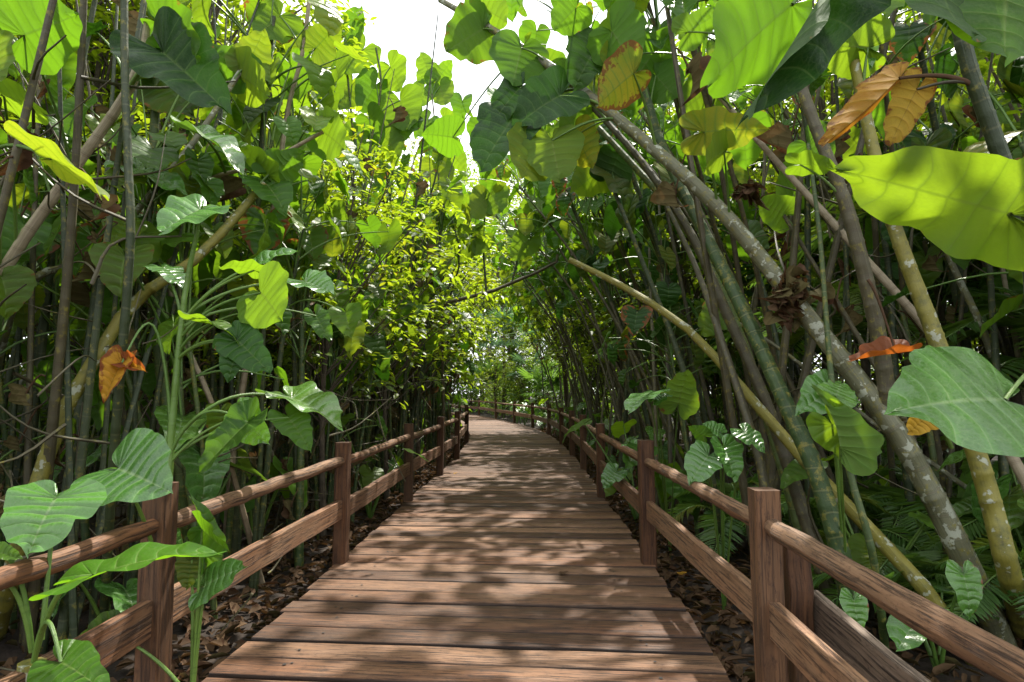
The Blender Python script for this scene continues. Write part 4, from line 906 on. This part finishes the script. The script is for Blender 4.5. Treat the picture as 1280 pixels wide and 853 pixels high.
hero('green_stem_plant', 'bright green stemmed plant with glossy leaves rising through the left thicket', 'plant', b,
     [([b, (206, 690, 3.3), (210, 610, 3.3), (215, 530, 3.3), (224, 430, 3.3), (233, 355, 3.3), (247, 288, 3.25)], .034, .011, PETI, .25)],
     [((250, 262, 3.2, 200, 282, 3.0), (.2, -.75, .65), LEAFG, {'W': 1.25, 'tint': (1, 0, 0), 'pf': (247, 288, 3.25), 'label': 'pale shining leaf at the top of the stem'}),
      ((326, 366, 3.1, 354, 400, 3.05), (0, .95, .35), LEAFY, {'W': 1.9, 'nj': 0, 'droop': .08, 'fold': .1, 'pf': (228, 420, 3.3), 'tint': (.8, 0, 0), 'label': 'glowing backlit leaf'}),
      ((318, 338, 3.2, 275, 322, 3.1), (0, .2, 1), LEAFY, {'W': 1.0, 'pf': (230, 400, 3.3)}), ((320, 330, 3.4, 368, 305, 3.4), UPC, LEAFG, {'W': .8, 'pf': (230, 400, 3.3)}),
      ((382, 352, 3.6, 414, 362, 3.5), UPC, LEAFG, {'W': 1.2, 'tint': (1, 0, 0), 'pf': (232, 395, 3.3)}), ((300, 428, 3.1, 282, 470, 3.0), CAMN, LEAFD, {'W': 1.1, 'pf': (222, 450, 3.3)}), ((296, 425, 3.1, 335, 462, 3.0), CAMN, LEAFD, {'W': .8, 'pf': (222, 450, 3.3)}),
      ((262, 405, 3.2, 325, 418, 3.1), (0, .1, 1), LEAFY, {'W': .9, 'pf': (224, 440, 3.3)}), ((152, 455, 3.1, 127, 497, 3.0), CAMN, ORANGE, {'W': .7, 'fold': .8, 'tint': (.3, .3, .3), 'pf': (214, 550, 3.3), 'lift': .9, 'label': 'hanging dry orange leaf'}), ((160, 455, 3.1, 182, 464, 3.05), CAMN, ORANGE, {'W': .7, 'fold': .9, 'tint': (.1, 0, .6), 'pf': False}),
      ((310, 528, 3.2, 246, 588, 3.1), (.3, .1, 1), LEAF, {'W': .7, 'pf': (212, 570, 3.3), 'lift': .3}), ((300, 520, 3.3, 326, 552, 3.2), CAMN, LEAFG, {'W': 1, 'pf': (212, 580, 3.3)}), ((365, 498, 3.8, 428, 518, 3.6), UPN, LEAFG, {'W': .9, 'pf': (212, 560, 3.3), 'lift': .2}), ((360, 522, 3.6, 388, 556, 3.5), UPC, LEAF, {'W': .9, 'pf': (212, 575, 3.3)}),
      ((395, 395, 4, 412, 424, 3.9), UPC, LEAF, {'W': .7, 'pf': (226, 410, 3.3)}), ((205, 335, 3.4, 232, 346, 3.3), UPN, LEAFG, {'W': .9})])
hero('mossy_cane_plant', 'thick mossy yellow green cane curving right in the lower left thicket', 'plant', G(-10, 800), [([G(-10, 800), (22, 690, 3.5), (58, 572, 3.6), (96, 484, 3.7), (136, 424, 3.8), (164, 378, 3.9), (211, 347, 4.0), (260, 310, 4.1), (330, 230, 4.3)], .052, .028, CANE_M, .3)], [((330, 228, 4.3, 360, 255, 4.2), UPC, LEAF), ((335, 220, 4.3, 310, 180, 4.3), AWAY, LEAFY), ((340, 215, 4.3, 380, 190, 4.3), AWAY, LEAF)])
for (base, pts, r, m, lab, lv) in [
    ((-40, 700), [(10, 402, 4.2), (95, 330, 4.2), (140, 298, 4.2), (240, 180, 4.4), (300, 90, 4.6)], .036, CANE_L, 'grey cane slanting right under the tan one', [((300, 90, 4.6, 265, 60, 4.6), AWAY, LEAF), ((300, 95, 4.6, 340, 120, 4.5), AWAY, LEAFY), ((310, 80, 4.6, 330, 40, 4.6), AWAY, LEAFY)]),
    ((280, 720), [(292, 560, 5), (325, 360, 5), (347, 224, 5), (360, 136, 5), (378, 66, 5), (389, -20, 5)], .028, CANE_T, 'thin pale tan cane rising to the top left of the sky gap', [((420, 85, 5, 432, 112, 4.9), AWAY, LEAFY, {'W': 1.3}), ((350, 20, 5, 320, 50, 4.9), AWAY, LEAFY), ((395, 60, 5, 425, 30, 5), AWAY, LEAF), ((330, 128, 5, 300, 150, 4.9), UPC, LEAFD)]),
    ((330, 725), [(270, 520, 4.6), (215, 380, 4.6), (228, 246, 4.5), (330, 204, 4.5), (404, 165, 4.5)], .024, CANE_T, 'crooked tan branch reaching right across the left thicket', [((250, 168, 4, 312, 196, 3.9), UPN, LEAFG, {'W': .8}), ((170, 210, 4, 231, 226, 3.9), UPN, LEAFG, {'W': .8, 'pf': (218, 300, 4.5)}), ((404, 165, 4.5, 440, 190, 4.4), AWAY, LEAFY)]),
    ((240, 740), [(228, 600, 4.4), (200, 450, 4.5), (190, 250, 4.6), (195, 120, 4.6), (200, -30, 4.7)], .050, CANE_G, 'stout dark green upright cane behind the slim dark one', [((200, 100, 4.6, 240, 140, 4.5), CAMN, LEAFD), ((205, 70, 4.6, 165, 100, 4.5), UPC, LEAFG)]),
]:
    b = G(*base); lv = [tuple(l) if len(l) > 3 else (*l, {'W': 1.2}) for l in lv]
    hero('slanting_cane_plant', lab, 'plant', b, [([b] + pts, r, r * .55, m, .15)], lv, 'hero canes of the left thicket')
b = P(462, 600, 9.0); b.z = -.15
hero('tall_leaf_plant', 'tall plant on the left whose heart leaves stand against the left of the sky gap', 'plant', b, [([b, (455, 420, 9), (450, 300, 9), (462, 190, 9), (476, 110, 9), (470, 60, 9)], .036, .014, CANE_G, .16), ([(455, 250, 9), (440, 150, 9), (432, 60, 9)], .022, .012, CANE_G, .16)],
     [((454, 62, 9, 430, 96, 9), AWAY, LEAFY), ((432, 42, 9, 452, 12, 9), AWAY, LEAF), ((488, 84, 9, 508, 118, 9), AWAY, LEAFY), ((500, 126, 9, 514, 168, 9), AWAY, LEAFY, {'W': 1.3}), ((470, 106, 9, 448, 140, 9), AWAY, LEAF), ((440, 106, 9, 424, 142, 9), AWAY, LEAFY), ((512, 152, 9, 488, 178, 9), CAMN, LEAFD), ((462, 150, 9, 480, 185, 9), AWAY, LEAF), ((445, 170, 9, 425, 200, 9), AWAY, LEAFY), ((420, 60, 9, 400, 85, 9), AWAY, LEAF), ((480, 170, 9, 505, 200, 9), AWAY, LEAFY)])
b = P(556, 580, 12.0); b.z = -.15
hero('tall_leaf_plant', 'slender plant with small heart leaves standing in the middle of the sky gap', 'plant', b, [([b, (553, 450, 12), (550, 330, 12), (548, 210, 12), (540, 118, 12)], .034, .014, CANE_B, .16)],
     [((536, 92, 12, 526, 66, 12), AWAY, LEAFY), ((546, 100, 12, 564, 78, 12), AWAY, LEAF), ((550, 108, 12, 558, 138, 12), AWAY, LEAFY), ((530, 110, 12, 518, 138, 12), AWAY, LEAFY), ((556, 150, 12, 578, 164, 12), AWAY, LEAFY), ((548, 170, 12, 528, 196, 12), AWAY, LEAF), ((560, 188, 12, 584, 212, 12), AWAY, LEAFY), ((545, 205, 12, 560, 240, 12), AWAY, LEAFY), ((535, 150, 12, 515, 170, 12), CAMN, LEAF)])
# foreground plant at the bottom left
b = P(38, 870, 2.1); b.z = -.2
hero('broad_leaf_plant', 'bright foreground plant leaning over the left railing at the bottom left corner', 'plant', b,
     [([b, P(34, 880, 2.1), (40, 828, 2.1)], .045, .04, CANE_M, .2)],
     [((70, 622, 2.15, 30, 686, 2.0), (.15, -.72, .7), LEAFG, {'nj': 0, 'droop': .25, 'W': 1.55, 'tint': (.9, 0, 0), 'fold': .12, 'pf': (52, 800, 2.1), 'lift': .05, 'label': 'wide shining heart leaf above the railing'}),
      ((148, 586, 2.5, 204, 606, 2.4), (0, -.75, .66), LEAFG, {'nj': 0, 'W': 1.5, 'tint': (.2, 0, 0), 'pf': (190, 680, 2.75), 'lift': .05}),
      ((116, 720, 2.0, 264, 666, 2.05), (.05, -.28, .95), LEAF, {'W': .62, 'fold': .25, 'droop': .25, 'tint': (1, 0, 0), 'pf': (45, 815, 2.1), 'lift': .25, 'label': 'long drooping leaf crossing the nearest left post'}),
      ((-14, 722, 2.0, 20, 716, 2.0), UPC, LEAF, {'W': 1.0, 'pf': (40, 815, 2.1), 'lift': .3}),
      ((-6, 690, 2.0, 25, 694, 2.0), UPC, LEAF, {'W': .8, 'pf': (40, 815, 2.1), 'lift': .3}),
      ((76, 828, 1.95, 132, 856, 1.9), UPC, LEAF, {'W': .9, 'pf': (42, 830, 2.1), 'lift': .5, 'tint': (.9, 0, 0)})])
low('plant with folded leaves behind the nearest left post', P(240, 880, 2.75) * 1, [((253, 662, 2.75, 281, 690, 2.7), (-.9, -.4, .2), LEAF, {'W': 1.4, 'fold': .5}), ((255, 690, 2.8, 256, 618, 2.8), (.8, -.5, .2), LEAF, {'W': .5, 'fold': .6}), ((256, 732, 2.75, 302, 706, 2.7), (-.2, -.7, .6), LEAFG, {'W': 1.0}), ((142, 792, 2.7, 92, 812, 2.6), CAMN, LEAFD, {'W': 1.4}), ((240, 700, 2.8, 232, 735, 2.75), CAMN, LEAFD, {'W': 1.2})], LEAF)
# arching bare branch over the path
b = P(500, 600, 11.0); b.z = -.1
hero('arching_branch_tree', 'slender tree with a bare brown branch arching over the boardwalk in the middle distance', 'tree', b,
     [([b, (505, 480, 11), (520, 420, 11), (552, 382, 11), (610, 366, 11), (660, 345, 11), (692, 332, 11), (697, 318, 11)], .05, .025, CANE_B, .4), ([(608, 366, 11), (604, 300, 11.2), (610, 240, 11.4)], .022, .014, CANE_D, .4), ([(640, 352, 11), (655, 300, 11.2), (690, 250, 11.3)], .018, .01, CANE_D, .4), ([(560, 380, 11), (575, 320, 11), (560, 260, 11)], .02, .012, CANE_D, .4)],
     [((604, 296, 11, 590, 320, 10.9), AWAY, LEAFY), ((612, 240, 11.2, 630, 270, 11), AWAY, LEAFY), ((606, 250, 11.2, 585, 275, 11), AWAY, LEAFY), ((660, 300, 11, 640, 325, 11), AWAY, LEAFY), ((690, 250, 11, 700, 285, 11), AWAY, LEAF), ((672, 275, 11, 655, 250, 11), AWAY, LEAFY), ((560, 262, 11, 545, 290, 11), AWAY, LEAFY), ((575, 300, 11, 595, 330, 11), AWAY, LEAFY), ((565, 270, 11, 585, 245, 11), AWAY, LEAFY), ((620, 225, 11, 640, 205, 11), AWAY, LEAFY)])
#ENDHERO
# ------------------------------------------------------------------ light, sky, camera
SUN_EL, SUN_AZ = math.radians(57), math.radians(20)     # azimuth from +Y towards +X
w = bpy.data.worlds.new('World'); scene.world = w; w.use_nodes = True
nt = w.node_tree; nt.nodes.clear()
sky = N(nt, 'ShaderNodeTexSky', sky_type='NISHITA'); sky.sun_disc = False
sky.sun_elevation = SUN_EL; sky.sun_rotation = SUN_AZ; sky.air_density = 1.0; sky.dust_density = 3.0
tc = N(nt, 'ShaderNodeTexCoord'); cn = noise(nt, tc.outputs['Generated'], 2.6, 6, .55)
colr = mix_(nt, mapr(nt, cn, .25, .55, .55, 1), sky.outputs[0], (8.5, 8.7, 9.0))
bg = N(nt, 'ShaderNodeBackground'); nt.links.new(colr, bg.inputs[0]); bg.inputs[1].default_value = .118
ow = N(nt, 'ShaderNodeOutputWorld'); nt.links.new(bg.outputs[0], ow.inputs[0])
sl = bpy.data.lights.new('sun', 'SUN'); sl.energy = 4.0; sl.angle = math.radians(1.1); sl.color = (1, .94, .84)
so = bpy.data.objects.new('sun', sl); COL.objects.link(so)
sd = Vector((math.sin(SUN_AZ) * math.cos(SUN_EL), math.cos(SUN_AZ) * math.cos(SUN_EL), math.sin(SUN_EL)))
so.rotation_euler = sd.to_track_quat('Z', 'Y').to_euler()
cam = bpy.data.cameras.new('camera'); cam.sensor_width = 36; cam.lens = FPX * 36 / 1280; cam.clip_end = 800; cam.clip_start = .05
co = bpy.data.objects.new('camera', cam); COL.objects.link(co); co.location = (0, 0, CAMZ); co.rotation_euler = (PI / 2 + PITCH, 0, 0)
scene.camera = co
scene.view_settings.view_transform = 'Standard'; scene.view_settings.look = 'None'; scene.view_settings.exposure = 1.35; scene.view_settings.gamma = 1
cy = scene.cycles; cy.max_bounces = 8; cy.diffuse_bounces = 4; cy.glossy_bounces = 2; cy.transmission_bounces = 5; cy.transparent_max_bounces = 4
cy.use_denoising = True; cy.sample_clamp_indirect = 6
